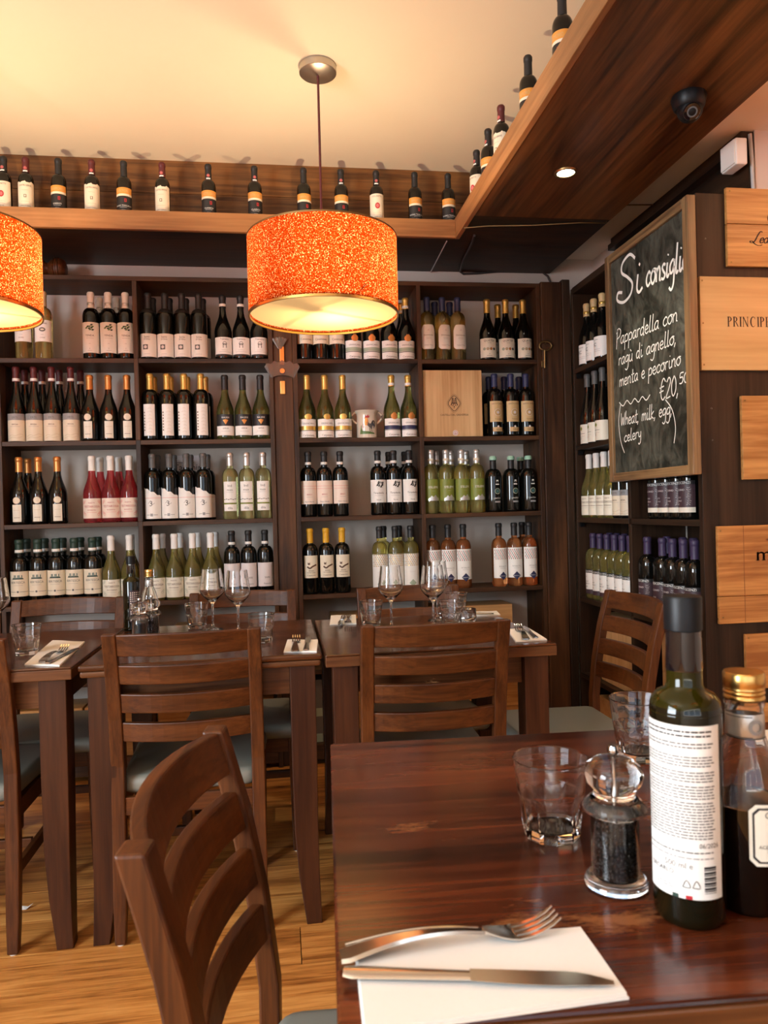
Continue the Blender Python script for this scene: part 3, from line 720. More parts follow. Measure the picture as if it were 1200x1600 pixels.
def p_rosso(p, t='TESTAROSSA', c='red', c2='pink'):
    p.text('PASETTI', .084, .0075, c); p.text(t, .066, .0132, c, 0, .92); p.text('ROSATO' if c == 'red' else 'PECORINO', .052, .0085, c)
    for s in (-1, 1):
        for k in range(3): p.ring(s*(.030+.004*k), .036+.005*k, .0055-.001*k, .0011, c2); p.ring(s*(.031+.004*k), .094-.004*k, .0045, .001, c2)
    p.line(.045, -.02, .02, c2)
kind('rose', 'bur', 'g_pink', ('white', .228, None), [(.052, .019, .106, 'peach', 0)], p_rosso)
kind('bianca', 'bur', 'g_white', ('white', .226, None), [(.052, .012, .100, 'ivory', 0)], lambda p: p_rosso(p, 'TESTAROSSA', 'brown', 'sage'))
def p_three(p):
    p.text('3', .066, .034, 'dgrey', -.002); p.strokes([(-.014, .078), (-.006, .083), (.006, .074), (.013, .08)], .0012, 'dgrey'); p.line(.102, -.047, .047, 'pink', .0012)
    p.rect(-.006, .021, .005, .033, 'grey'); p.line(.027, -.022, -.008, 'dgrey', .0016); p.line(.027, .007, .026, 'dgrey', .0016)
kind('three', 'bdx', 'g_dark', ('dgrey', .236, None), [(.050, .010, .136, 'white', 1)], p_three)
def p_slim(p):
    p.rect(-.030, .066, .030, .073, 'olive', .0008); p.text('Ind', .144, .016, 'dgrey'); p.text('PINER', .126, .010, 'dgrey'); p.line(.120, -.016, .016, 'grey')
    for i in range(6): p.rect(-.030+.010*i, .086+.002*(i % 2), -.022+.010*i, .089+.002*(i % 2), 'dgrey')
    p.text('dila', .044, .016, 'dgrey')
kind('slim', 'bdx', 'g_pale', ('silver', .240, None), [(.030, .036, .168, 'white', 0)], p_slim)
def p_bert(p):
    for i in range(8): p.rect(-.020+.005*i, .118, -.0165+.005*i, .124+.012*abs(math.sin(i*2.1)), 'teal')
    p.poly([(-.024, .116), (.024, .116), (.022, .121), (-.02, .121)], 'dgreen'); p.text('BERTESCA', .098, .0135, 'dgrey', 0, .95); p.line(.090, -.02, .02, 'grey'); p.line(.062, -.044, -.008, 'dgrey', .0016); p.line(.062, .008, .044, 'dgrey', .0016); p.disc(0, .062, .0045, 'dgrey')
kind('bert', 'bdxw', 'g_dark', ('dgreen', .226, 'white'), [(.052, .042, .150, 'cream', 0)], p_bert)
def p_wband(p): p.text('SARI', .082, .012, 'dgrey'); p.line(.074, -.02, .02, 'lilac'); p.text('Fattoria', .055, .010, 'dgrey')
kind('wband', 'bdx', 'g_dark', ('black', .232, 'white'), [(.049, .045, .152, 'lilac', 0)], p_wband)
def p_casa(p): p.text('Chianti', .150, .008, 'brown'); p.line(.135, -.03, .03, 'beige'); p.line(.125, -.026, .026, 'beige'); p.text('Casanova', .088, .014, 'brown')
kind('casa', 'bdx', 'g_dark', ('black', .232, None), [(.049, .072, .172, 'cream', 0)], p_casa)
def p_pros(band, cap2):
    def f(p):
        p.rect(-.051, .034, .051, .037, 'dgrey', .0008); p.text('GRANCARO', .064, .0105, 'dgrey'); p.text('Carpanera', .010, .0125, 'brown')
        p.disc(0, .098, .0165, 'copper' if cap2 else 'gold', .0016, .9 if cap2 else .8); p.ring(0, .098, .010, .0016, 'brown')
        if cap2: p.poly([(-.008, .110), (-.004, .118), (0, .113), (.004, .118), (.008, .110)], 'copper', .0016)
    return f
kind('pros', 'bur', 'g_dark', ('gold', .240, 'white'), [(.051, .004, .038, 'white', 0), (.051, .038, .056, 'sage', 0), (.051, .056, .088, 'white', 0)], p_pros('sage', 1))
kind('prosnavy', 'bur', 'g_green', ('gold', .240, 'white'), [(.051, .004, .038, 'white', 0), (.051, .038, .056, 'navy', 0), (.051, .056, .088, 'white', 0)], p_pros('navy', 1))
kind('prosyel', 'bur', 'g_green', ('gold', .226, None), [(.051, .004, .038, 'white', 0), (.051, .038, .056, 'gold', 0), (.051, .056, .088, 'white', 0)], p_pros('gold', 0))
def p_donno(p): p.text('Donnorale', .112, .0105, 'brown'); p.poly([(-.005, .135), (0, .146), (.005, .135)], 'lilac'); p.line(.104, -.012, .012, 'grey'); p.line(.098, -.012, .012, 'grey'); p.text('Caleari Thea', .066, .008, 'grey')
kind('donno', 'bdx', 'g_gold', ('navy', .234, None), [(.036, .050, .164, 'white', 2)], p_donno)
def p_quater(p):
    p.text('QUATER', .086, .0135, 'dgrey'); p.text('VITIS', .077, .008, 'grey')
    for i, c in enumerate(('sage', 'beige', 'copper', 'dgreen')): p.disc(-.024+.016*i, .052, .0062, c); p.ring(-.024+.016*i, .052, .0062, .0008, 'dgrey')
    p.text('*', .022, .012, 'dgrey'); p.line(.020, -.013, .013, 'dgrey', .0016)
kind('quater', 'bur', 'g_dark', ('gold', .226, None), [(.050, .012, .102, 'ivory', 0)], p_quater)
def p_santa(p):
    p.text('SANTA CRISTO', .150, .0088, 'brown'); p.ring(0, .112, .017, .0012, 'lilac'); p.ring(0, .112, .012, .0010, 'brown'); p.disc(0, .112, .006, 'lilac'); p.text('Toscana', .078, .009, 'brown')
    p.poly([(-.006, .046), (0, .052), (.006, .046), (0, .040)], 'white'); p.text('Tierra', .028, .009, 'brown')
kind('santa', 'bdx', 'g_dark', ('navy', .236, None), [(.040, .068, .166, 'tan', 0), (.026, .022, .043, 'tan', 0)], p_santa)
def p_pink(p): p.text('BRICI', .098, .010, 'red'); p.line(.090, -.014, .014, 'grey'); p.text('Pietro Nicola', .066, .008, 'dgrey'); p.line(.128, -.045, .045, 'pink', .001); p.line(.140, -.045, .045, 'pink', .001)
kind('pink', 'bdx', 'g_dark', ('black', .234, 'white'), [(.049, .058, .164, 'peach', 0)], p_pink)
def p_flower(p):
    for i in range(9):
        a = i*.7; r = .010+.005*(i % 2); u, v = .008+r*math.cos(a), .142+r*.75*math.sin(a)
        p.poly([(u-.006, v-.004), (u+.001, v+.007), (u+.007, v-.003)], 'black')
    p.text('f', .132, .030, 'white', .008); p.text('Tiranbella', .098, .0125, 'black'); p.line(.090, -.02, .02, 'grey'); p.text('Nicola', .068, .008, 'dgrey')
kind('flower', 'bdx', 'g_dark', ('black', .236, 'white'), [(.049, .058, .163, 'white', 0)], p_flower)
def p_sel(p):
    p.text("S'ELEME", .118, .0145, 'white', .004); p.line(.106, -.004, .012, 'sage')
    p.poly([(-.022, .060), (-.022, .070), (-.014, .074), (-.006, .084), (.002, .077), (.012, .088), (.022, .076), (.034, .072), (.034, .060)], 'silver')
kind('seleme', 'bdx', 'g_white', ('silver', .234, 'cream'), [(.047, .060, .160, 'olive', 0)], p_sel)
def p_mint(p):
    p.text('M', .140, .016, 'white'); p.disc(0, .148, .0035, 'white'); p.rect(-.009, .128, .009, .133, 'white'); p.ring(0, .098, .0125, .003, 'sage'); p.disc(0, .098, .008, 'teal'); p.text('ANTICA', .062, .008, 'white'); p.rect(-.014, .044, .014, .052, 'grey')
kind('mint', 'mintb', 'g_dark', ('black', .205, None), [], p_mint)
def p_fox(p):
    p.strokes([(-.018, .126), (-.006, .118), (.006, .126), (.026, .134)], .007, 'brown'); p.poly([(-.015, .134), (-.015, .146), (-.010, .141), (-.005, .146), (-.005, .134)], 'brown')
    p.text('BRISIA', .104, .0085, 'brown'); p.text('NOVA SERA', .096, .007, 'brown'); p.text('Casanova', .083, .010, 'brown')
kind('fox', 'bdx', 'g_dark', ('yellow', .232, None), [(.036, .074, .176, 'cream', 0)], p_fox)
def dots(p, c1, c2, z0, z1, half):
    r = 0; v = z1
    while v > z0:
        u = -.036+(.0045 if r % 2 else 0)
        while u < .037:
            c = c1 if (r*3+int((u+.04)*220)) % 4 else c2
            p.poly([(u-.0034, v), (u, v+.0036), (u+.0034, v), (u, v-.0036)] if not half else [(u, v-.0048), (u-.0030, v-.002), (u-.0030, v+.002), (u, v+.0048)], c); u += .009
        v -= .0082; r += 1
def p_dotw(p): dots(p, 'gold', 'beige', .112, .166, False); p.text('SILUNO', .084, .008, 'lilac'); p.poly([(0, .052), (.017, .034), (0, .018), (-.017, .034)], 'sage')
kind('dotw', 'bdx', 'g_white', ('black', .244, None), [(.047, .016, .170, 'white', 0)], p_dotw)
def p_rosato(p): dots(p, 'black', 'red', .126, .172, True); p.text('ROSALTO', .092, .0088, 'grey'); p.line(.086, -.014, .014, 'grey'); p.poly([(0, .070), (.019, .050), (0, .030), (-.019, .050)], 'navy'); p.text('Mandrarossa', .048, .0062, 'white')
kind('rosato', 'bdx', 'g_orange', ('black', .238, None), [(.047, .040, .182, 'white', 0)], p_rosato)
def p_gold(p): p.text('MANNARI', .150, .0085, 'brown'); p.disc(0, .126, .013, 'dgrey', .0009, .7); p.disc(0, .126, .008, 'cream', .0012, .5); p.line(.104, -.006, .006, 'grey'); p.text('CUVEE', .088, .007, 'brown')
kind('goldw', 'bdx', 'g_gold', ('beige', .232, None), [(.044, .074, .168, 'white', 0)], p_gold)
def p_burw(p): p.text('BC', .058, .022, 'dgrey', -.012); p.line(.086, -.03, .01, 'grey', .002); p.line(.044, -.03, .02, 'grey'); p.line(.036, -.03, .02, 'grey')
kind('burw', 'bur', 'g_dark', ('tan', .232, 'gold'), [(.050, .012, .100, 'white', 0)], p_burw)
def p_riec(p): p.disc(-.012, .075, .008, 'olive'); p.line(.052, -.03, .01, 'dgrey', .0016); p.line(.040, -.03, .01, 'grey'); p.text('E', .026, .014, 'dgrey', -.014)
kind('riec', 'rie', 'g_dark', ('dgrey', .268, None), [(.048, .006, .094, 'ivory', 0)], p_riec)
def p_cw(p):
    p.text('CRESCENZI', .121, .0115, 'white'); p.text('Cer', .098, .012, 'grey', -.016); p.text('PINOT', .076, .008, 'dgrey', -.010); p.text('BIANCO', .066, .008, 'dgrey', -.008); p.text('IGP', .052, .008, 'dgrey', -.012)
kind('crescw', 'bdx', 'g_white', ('purple', .232, None), [(.048, .042, .118, 'white', 0), (.048, .118, .134, 'black', 0), (.048, .022, .042, 'plum', 0)], p_cw)
def p_cr(p):
    p.text('CRESCENZI', .124, .0125, 'white'); p.text('BOLZANO', .100, .010, 'lilac', -.012); p.text('ROSSO', .074, .008, 'lilac', -.016); p.text('ALPINO', .062, .008, 'lilac', -.014); p.text('IGP', .050, .008, 'lilac', -.018)
    for i in range(10): p.strokes([(.018+.002*(i % 4), .050+.007*i), (.024, .055+.006*i), (.030+.002*(i % 3), .050+.007*i)], .0008, 'lilac')
kind('crescr', 'bdx', 'g_dark', ('purple', .232, None), [(.048, .042, .122, 'plum', 0), (.048, .122, .136, 'black', 0), (.048, .024, .042, 'ivory', 0)], p_cr)
def p_castel(p): p.text('CASTELGREVE', .112, .0092, 'brown', 0, .85); p.rect(-.005, .066, .005, .078, 'brown'); p.rect(-.003, .068, .003, .076, 'cream', .0011); p.line(.096, -.012, .012, 'beige'); p.line(.050, -.018, .018, 'beige'); p.text('CHIANTI CLASSICO', .030, .0062, 'brown', 0, .8); p.line(.026, -.02, .02, 'beige')
def p_castred(p): p.text('COLLINETTE', .116, .0085, 'brown', 0, .85); p.disc(.002, .078, .0105, 'red', .0009, 1.25); p.disc(.002, .078, .0065, 'pink', .0012, 1.2); p.line(.048, -.018, .018, 'beige'); p.line(.040, -.016, .016, 'beige'); p.text('RISERVA', .028, .0065, 'brown')
def p_orange(t, sub):
    def f(p):
        p.text(t, .100, .0165, 'tan', 0, .62); p.rect(.004, .060, .013, .074, 'red'); p.rect(.007, .063, .010, .071, 'black', .0011); p.text(sub, .042, .0085, 'white'); p.line(.038, -.014, .014, 'white'); p.line(.028, -.008, .008, 'grey')
    return f
kind('castel', 'half', 'g_dark', ('burg', .176, 'pinkseal'), [(.040, .022, .130, 'cream', 3)], p_castel)
kind('castred', 'half', 'g_dark', ('black', .176, 'pinkseal'), [(.040, .022, .130, 'cream', 0)], p_castred)
kind('orange', 'half', 'g_dark', ('black', .172, None), [(.040, .022, .085, 'black', 0), (.040, .094, .120, 'orange', 0), (.040, .085, .094, 'cream', 0)], p_orange('SANMORO', 'CHIANTI'))
kind('orange2', 'half', 'g_dark', ('black', .172, 'pinkseal'), [(.040, .022, .085, 'black', 0), (.040, .094, .120, 'orange', 0), (.040, .085, .094, 'cream', 0)], p_orange('CASTELGREVE', 'CLASSICO'))
kind('orange3', 'half', 'g_dark', ('black', .172, None), [(.040, .022, .085, 'black', 0), (.040, .094, .120, 'orange', 0), (.040, .085, .094, 'cream', 0)], p_orange('SAN MORO', 'ROSSO TOSCANO'))

def label_mesh(name, Rb, hw, z0, z1, col, style):
    n = 16; mb = MB(); vs = []
    for e in (.0005, .0001):
        for i in range(n+1):
            t = i/n; u = -hw+2*hw*t
            zt, zb = z1, z0
            if style == 1: zt = z1+.010-.034*max(0, min(1, (t-.22)/.65))+.003*math.sin(t*23)
            if style == 2:
                k = max(0, abs(t-.5)*2-.55)/.45; zt = z1-.016*k*k*1.6; zb = z0+.012*k*k
            if style == 3: zt = z1+.0025*math.sin(t*17)+.0015*math.sin(t*41)
            a = u/Rb
            vs += [((Rb+e)*math.sin(a), -(Rb+e)*math.cos(a), zb), ((Rb+e)*math.sin(a), -(Rb+e)*math.cos(a), zt)]
    m = 2*(n+1); fs = []
    for i in range(n):
        a, b, c, d = 2*i, 2*i+2, 2*i+3, 2*i+1
        fs += [(a, b, c, d), (m+d, m+c, m+b, m+a), (a, m+a, m+b, b), (d, c, m+c, m+d)]
    mb.add(vs, fs); return mb.mesh('label', 'p_'+col, 60)
def bottle_parts(kn):
    """shared meshes of one kind of bottle"""
    if kn in _bm: return _bm[kn]
    shp, glass, cap, labels, pr = K[kn]; s = SHAPE[shp]; parts = []
    prof = s['prof']
    parts.append(('glass_body', MB().lathe(prof, 22).mesh('glass_body', glass, 45), []))
    cc, cz, band = cap; rn = s['rn']; h = s['h']
    cpf = [(rad_at(prof, cz)+.0012, cz)]+[(r+.0010, z) for r, z in prof if cz+.002 < z < h-.001 and r > 0]+[(rn*.9, h+.0012), (0, h+.0012)]
    subs = []
    if band == 'pinkseal':
        p = Print(rad_at(prof, cz+.016)+.0016); p.disc(0, cz+.016, .0062, 'pink', .0009); p.ring(0, cz+.016, .0036, .0014, 'burg'); p.rect(-.0085, cz+.001, .0085, cz+.0065, 'white', .0008)
        subs.append(('seal', p.mb.mesh('seal', ['p_'+c for c in p.mats])))
    elif band:
        bz = cz+.004 if band == 'white' else cz+.012
        subs.append(('neck_band', MB().lathe([(rad_at(prof, bz)+.0014, bz), (rad_at(prof, bz)+.0019, bz+.0005), (rad_at(prof, bz+.012)+.0019, bz+.0115), (rad_at(prof, bz+.012)+.0013, bz+.012)], 22).mesh('neck_band', 'p_'+band, 60)))
    if cc == 'dgreen': cc = 'dgreen'
    parts.append(('capsule', MB().lathe(cpf, 22).mesh('capsule', 'p_'+cc, 45), subs))
    if kn == 'mint':
        parts.append(('cap_top', MB().lathe([(rn*1.08+.0018, h-.016), (rn*1.08+.002, h-.002), (rn*.95, h+.003), (0, h+.003)], 22).mesh('cap_top', 'p_mint', 45), []))
    pm = None
    if pr:
        p = Print(s['R']); pr(p); pm = ('print', p.mb.mesh('print', ['p_'+c for c in p.mats]))
    for i, (hw, z0, z1, col, sty) in enumerate(labels):
        parts.append(('label', label_mesh('label', s['R'], hw, z0, z1, col, sty), [pm] if (pm and i == 0) else []))
    if not labels and pm: parts.append((pm[0], pm[1], []))
    _bm[kn] = parts; return parts
N_BOTTLES = 0
def bottle(kn, loc, rz, label, group, detail=True):
    global N_BOTTLES; N_BOTTLES += 1
    t = thing('wine_bottle', label, 'bottle', loc, rz, group)
    for nm, me, subs in bottle_parts(kn):
        o = link(nm, me, t)
        for sn, sm in subs:
            if detail or sn != 'print': link(sn, sm, o)
    return t
ORD = ['first', 'second', 'third', 'fourth', 'fifth', 'sixth', 'seventh']
def ordinal(desc, i, n, row):
    rowtxt = {'f': 'front row', 'b': 'back row'}[row]
    if n == 1: return f'{desc}, {"alone in " if row == "b" else "single in "}{rowtxt}'
    return f'{desc}, {ORD[i]} from left, {rowtxt}'
def spread(xs, dmin):
    xs = sorted(xs); c = sum(xs)/len(xs)
    for _ in range(60):
        for i in range(len(xs)-1):
            g = xs[i+1]-xs[i]
            if g < dmin: xs[i] -= (dmin-g)/2; xs[i+1] += (dmin-g)/2
    return xs
BAYS = [(-1.172, -.618), (-.598, -.034), (.094, .648), (.668, 1.223)]
def run(kn, row, front, back, desc, group):
    z = ZSH[row]; py = (558, 686, 810, 925)[row]; Rb = SHAPE[K[kn][0]]['R']
    fx = spread([P(px, py, Y=YS+.052).x for px in front], 2*Rb+.0012)
    bay = min(BAYS, key=lambda b: abs((b[0]+b[1])/2-sum(fx)/len(fx)))
    sh = max(0, bay[0]+Rb+.002-fx[0]); sh = sh if sh > 0 else min(0, bay[1]-Rb-.002-fx[-1])
    fx = [x+sh for x in fx]
    for i, x in enumerate(fx): bottle(kn, (x, YS+.048, z+.0004), R(random.uniform(-9, 9))+R(4), ordinal(desc, i, len(fx), 'f'), group)
    if back:
        bx = spread([P(px, py, Y=YS+.135).x for px in back], 2*Rb+.0012)
        s2 = max(0, bay[0]+Rb+.002-bx[0]); s2 = s2 if s2 > 0 else min(0, bay[1]-Rb-.002-bx[-1])
        bx = [x+s2 for x in bx]
        for i, x in enumerate(bx): bottle(kn, (x, YS+.048+2*Rb+.006, z+.0004), R(random.uniform(-9, 9)), ordinal(desc, i, len(bx), 'b'), group)
G = 'bottles on the back wall shelves'
RUNS = [
 ('goldw', 0, [39, 70], [], 'golden wine bottle with white label beside left lamp'),
 ('olive', 0, [151, 176, 201], [159, 184], 'dark bottle with olive-branch label'),
 ('square', 0, [234, 259.5, 285, 310.5], [242, 267, 292, 319], 'dark bottle with black-square label'),
 ('arch', 0, [350, 378, 405], [], 'dark bottle with arch drawn on label'),
 ('casa', 0, [476, 500.5, 525], [], 'dark bottle with cream label just under the lamp'),
 ('pros', 0, [552, 580.5, 608, 635], [628], 'dark bottle with bronze medallion and green stripe'),
 ('donno', 0, [670, 690, 711], [681, 703], 'golden bottle with navy capsule and rounded label'),
 ('quater', 0, [762, 791, 818], [779, 807], 'dark bottle with gold capsule and QUATER label'),
 ('riegrey', 1, [29, 55.5, 83, 113.5], [43, 69, 96, 129], 'tall flute bottle with grey and cream label'),
 ('seal', 1, [150, 176, 201], [], 'orange-capsule bottle with round seal, second shelf'),
 ('tall', 1, [237, 262.5, 287.5, 314], [244, 269, 294, 323], 'gold-capsule bottle with tall narrow white label'),
 ('emblem', 1, [355.5, 383, 409.5], [], 'green bottle with black-over-white label'),
 ('prosyel', 1, [481, 509, 537], [], 'green bottle with yellow-striped label'),
 ('prosnavy', 1, [614, 638.5], [], 'green bottle with navy-striped label'),
 ('santa', 1, [774, 799.5, 823], [765, 789, 812], 'dark bottle with tan label beside wooden crate'),
 ('seal', 2, [34.5, 62, 90], [46], 'orange-capsule bottle with round seal, third shelf'),
 ('rose', 2, [151, 180, 205], [159, 188], 'pink rosé bottle lettered TESTAROSSA'),
 ('three', 2, [242, 267, 293, 318], [249, 274, 299, 326], 'dark bottle with torn-edge label numbered 3'),
 ('slim', 2, [365.5, 390, 413.5], [], 'pale wine bottle with silver capsule'),
 ('pink', 2, [483, 508, 532.5], [], 'dark bottle with plain pinkish label'),
 ('flower', 2, [592, 617, 641], [609, 634], 'dark bottle with black flower on label'),
 ('seleme', 2, [671, 692.6, 714, 737.6], [684, 707, 728], "white wine bottle with olive S'ELEME label"),
 ('mint', 2, [773, 801, 828], [815], 'black bottle with mint-green cap'),
 ('bert', 3, [35.5, 64.5, 90, 116, 142.5], [47, 75, 100, 126, 152], 'dark bottle lettered BERTESCA'),
 ('bianca', 3, [177, 203], [207], 'white TESTAROSSA bottle in left bay'),
 ('bianca', 3, [248, 275.5, 302, 329], [257, 284, 311, 336], 'white TESTAROSSA bottle in second bay'),
 ('wband', 3, [364.5, 391, 416], [], 'dark bottle with white neck band and label'),
 ('fox', 3, [485.6, 510, 534], [], 'dark bottle with yellow capsule'),
 ('dotw', 3, [595.5, 619, 643], [601, 625], 'white wine bottle with gold-dotted label'),
 ('rosato', 3, [676, 697.5, 721], [], 'orange rosé with dotted label, left trio'),
 ('rosato', 3, [781, 805, 828], [817], 'orange rosé with dotted label, right trio'),
]
for kn, row, fr, bk, desc in RUNS: run(kn, row, fr, bk, desc, G)

# ---- bottles on the right wall shelves (labels face the room, -X)
G2 = 'bottles on the right wall shelves'
def run_r(kn, row, pxs, desc, back=0, near=None):
    z = ZR[row]; py = (560, 690, 812, 935)[row]; Rb = SHAPE[K[kn][0]]['R']; X = XU+.046
    ys = spread([P(px, py, X=X).y for px in pxs], 2*Rb+.0012)
    lo, hi = (YD+.011+Rb+.002, 3.318-Rb-.002) if sum(ys)/len(ys) > YD else (YP+.025+Rb+.002, YD-.011-Rb-.002)
    s = max(0, lo-ys[0]); s = s if s > 0 else min(0, hi-ys[-1])
    ys = sorted([y+s for y in ys], reverse=True)      # left in the photo = far
    for i, y in enumerate(ys): bottle(kn, (X, y, z+.0004), R(-72)+R(random.uniform(-6, 6)), ordinal(desc, i, len(ys), 'f'), G2)
    for i, y in enumerate(ys[:back]): bottle(kn, (X+2*Rb+.004, y-.012, z+.0004), R(-90), ordinal(desc, i, back, 'b'), G2)
run_r('burw', 0, [919, 929, 943], 'dark bottle with tan capsule behind chalkboard edge')
run_r('riec', 1, [920, 931.6, 943.6], 'slender dark bottle with cream label', 3)
run_r('bianca', 2, [919.6, 930, 943.6, 953], 'pale TESTAROSSA bottle on right wall', 2)
kind('bdxgrey', 'bdx', 'g_dark', ('black', .234, None), [(.049, .012, .094, 'cream', 0), (.049, .094, .118, 'grey', 0)], p_riegrey)
run_r('bdxgrey', 2, [973, 982], 'grey-and-cream label bottle under chalkboard corner')
run_r('crescr', 2, [1030, 1044, 1059.6, 1078], 'navy-label bottle directly under the chalkboard')
run_r('crescw', 3, [929, 941, 952.6, 963.7, 974, 981.8], 'white CRESCENZI bottle with purple capsule', 5)
run_r('crescr', 3, [1013.5, 1040, 1054, 1068, 1084.5], 'dark CRESCENZI bottle with purple capsule', 3)

# ---- half bottles along the ledge under the ceiling
G3 = 'half bottles on the ceiling ledge'
led = [(7.5, 'castred', 'cream label with red oval, leftmost on ledge'), (42, 'castel', 'cream label and burgundy capsule, second from left on ledge'),
 (93, 'orange', 'orange-and-black label, third from left on ledge'), (145, 'castel', 'cream label and burgundy capsule, fourth from left on ledge'),
 (195, 'orange3', 'orange-and-black label, fifth from left on ledge'), (255, 'castel', 'cream label and burgundy capsule, sixth from left on ledge'),
 (327, 'orange2', 'orange label and pink seal, seventh from left on ledge'), (399, 'orange2', 'orange label and pink seal, above lamp left rim'),
 (475.6, 'orange', 'orange-and-black label, just left of lamp rod'), (534, 'orange2', 'orange label and pink seal, just right of lamp rod'),
 (589, 'castred', 'cream label with red oval, above lamp right side'), (649, 'orange3', 'orange-and-black label, second from ledge corner'),
 (701, 'orange3', 'orange-and-black label, at the ledge corner')]
for px, kn, d in led:
    q = P(px, 335, Y=YF+.062)
    bottle(kn, (q.x, YF+.062, 2.3835), R(random.uniform(-8, 8)), 'half bottle, '+d, G3)
for px, py, kn, d in ((745, 262, 'castred', 'cream label, first on the side ledge from corner'), (763, 228, 'orange2', 'orange label, second on the side ledge'),
                      (783, 185, 'castel', 'burgundy capsule, third on the side ledge'), (825, 105, 'orange', 'black capsule, fourth on the side ledge'),
                      (878, 5, 'orange', 'cut by the frame top, last on the side ledge')):
    q = P(px, py, X=XF+.057)
    bottle(kn, (XF+.057, q.y, 2.3835), R(-62+random.uniform(-8, 8)), 'half bottle, '+d, G3)

# ================================================================== OTHER THINGS ON THE SHELVES
def flat(mb, fn, pts, mi=0): mb.add([fn(*p) for p in pts], [tuple(range(len(pts)))], mi)
def words(mb, w, u, v, size, fn, mi=0, sx=1.0):
    vs, fs = text_geo(w); mb.add([fn(u+p[0]*size*sx, v+p[1]*size) for p in vs], fs, mi)
# upright wine crate with printed emblem
a, b = P(661, 684, Y=YS+.02), P(751, 578, Y=YS+.02)
cw, ch = b.x-a.x, b.z-ZSH[1]-.001
a.x = max(a.x, .672)
t = thing('wine_crate', 'upright pale wooden wine crate lettered CASTELLI DEL GREVEPESA', 'crate', (a.x+cw/2, YS+.02, ZSH[1]+.0005))
B('box_body', (-cw/2, .012, 0), (cw/2, .115, ch), 'pine_box', t, .0015)
B('sliding_lid', (-cw/2+.001, 0, .001), (cw/2-.001, .0115, ch-.001), 'pine_box', t, .0015)
fn = lambda u, v: (u, -.0006, v)
mb = MB(); cu, cv = cw*.02, ch*.50
def quatre(r, k=.18, n=48): return [(cu+(r*(1+k*abs(math.cos(2*a))**3))*math.cos(a)*.92, cv+(r*(1+k*abs(math.cos(2*a))**3))*math.sin(a)*1.15) for a in [2*math.pi*i/n for i in range(n+1)]]
ribbon(mb, quatre(.026), .0028, fn); ribbon(mb, quatre(.031), .0010, fn)
for s in (-1, 1):
    ribbon(mb, catmull([(cu+s*.003, cv+.020), (cu+s*.008, cv+.024), (cu+s*.009, cv+.008), (cu+s*.016, cv-.010)], 3), .004, fn)
    ribbon(mb, catmull([(cu+s*.003, cv+.018), (cu+s*.0035, cv-.004), (cu+s*.009, cv-.012)], 3), .003, fn)
flat(mb, fn, [(cu-.011, cv-.001), (cu+.011, cv-.001), (cu+.011, cv+.003), (cu-.011, cv+.003)]); flat(mb, fn, [(cu-.003, cv-.012), (cu+.003, cv-.012), (cu, cv-.026)])
words(mb, 'CASTELLI DEL GREVEPESA', cu, ch*.315, .0125, fn, 0, .93)
mb.build('lettering', 'ink', t)
mb = MB(); sc_ = (cw*.03, ch*.058)
mb.add([fn(sc_[0]+.0125*math.cos(a), sc_[1]+.0125*math.sin(a)) for a in [2*math.pi*i/20 for i in range(20)]], [tuple(range(20))], 0)
f2 = lambda u, v: (u, -.0010, v)
ribbon(mb, [(sc_[0]+.0085*math.cos(a), sc_[1]+.0085*math.sin(a)) for a in [2*math.pi*i/20 for i in range(21)]], .0022, f2, 1); flat(mb, f2, [(sc_[0]-.004, sc_[1]-.004), (sc_[0]+.004, sc_[1]-.004), (sc_[0], sc_[1]+.005)], 1)
mb.build('sticker', ['p_white', 'p_red'], t)

# ceramic two-handled mug with a painted cockerel
q = P(573.5, 684, Y=YS+.068)
t = thing('ceramic_mug', 'cream two-handled ceramic mug with painted cockerel on the shelf', 'mug', (q.x, YS+.065, ZSH[1]+.0005))
MB().lathe([(0, 0), (.046, 0), (.0475, .004), (.0475, .06), (.046, .105), (.049, .118), (.057, .125), (.0575, .128), (.052, .128), (.044, .115), (.043, .01), (0, .008)], 32).build('body', 'ceramic', t, 50)
for s in (-1, 1):
    MB().tube([(s*.046, 0, .122), (s*.060, 0, .120), (s*.071, 0, .108), (s*.070, 0, .092), (s*.058, 0, .078), (s*.047, 0, .070)], .0055, 8).build('handle', 'ceramic', t, 60)
p = Print(.0478)
p.poly([(-.006, .060), (.006, .048), (.018, .040), (.020, .052), (.030, .062), (.026, .074), (.018, .066), (.006, .066), (.000, .074), (-.006, .072)], 'dgrey')
p.strokes([(.014, .060), (.024, .078), (.034, .072), (.032, .052)], .005, 'black'); p.strokes([(.014, .056), (.026, .066), (.030, .044)], .004, 'navy')
p.poly([(-.014, .058), (-.004, .056), (.002, .076), (-.002, .092), (-.012, .092), (-.016, .076)], 'copper'); p.poly([(-.014, .092), (-.010, .106), (-.006, .098), (.000, .108), (.004, .098), (.010, .104), (.004, .092)], 'red')
p.poly([(-.018, .090), (-.013, .094), (-.013, .088)], 'yellow'); p.strokes([(.006, .046), (.008, .034), (.012, .028)], .002, 'brown'); p.strokes([(.012, .044), (.016, .034), (.020, .028)], .002, 'brown')
p.poly([(-.040, .018), (.034, .018), (.030, .024), (.012, .022), (.000, .030), (-.012, .024), (-.026, .032), (-.034, .052), (-.038, .030)], 'green'); p.strokes([(-.034, .030), (-.032, .058)], .003, 'green'); p.strokes([(-.022, .064), (-.026, .052), (-.018, .048), (-.020, .056)], .0012, 'red')
p.mb.build('cockerel_picture', ['p_'+c for c in p.mats], t)

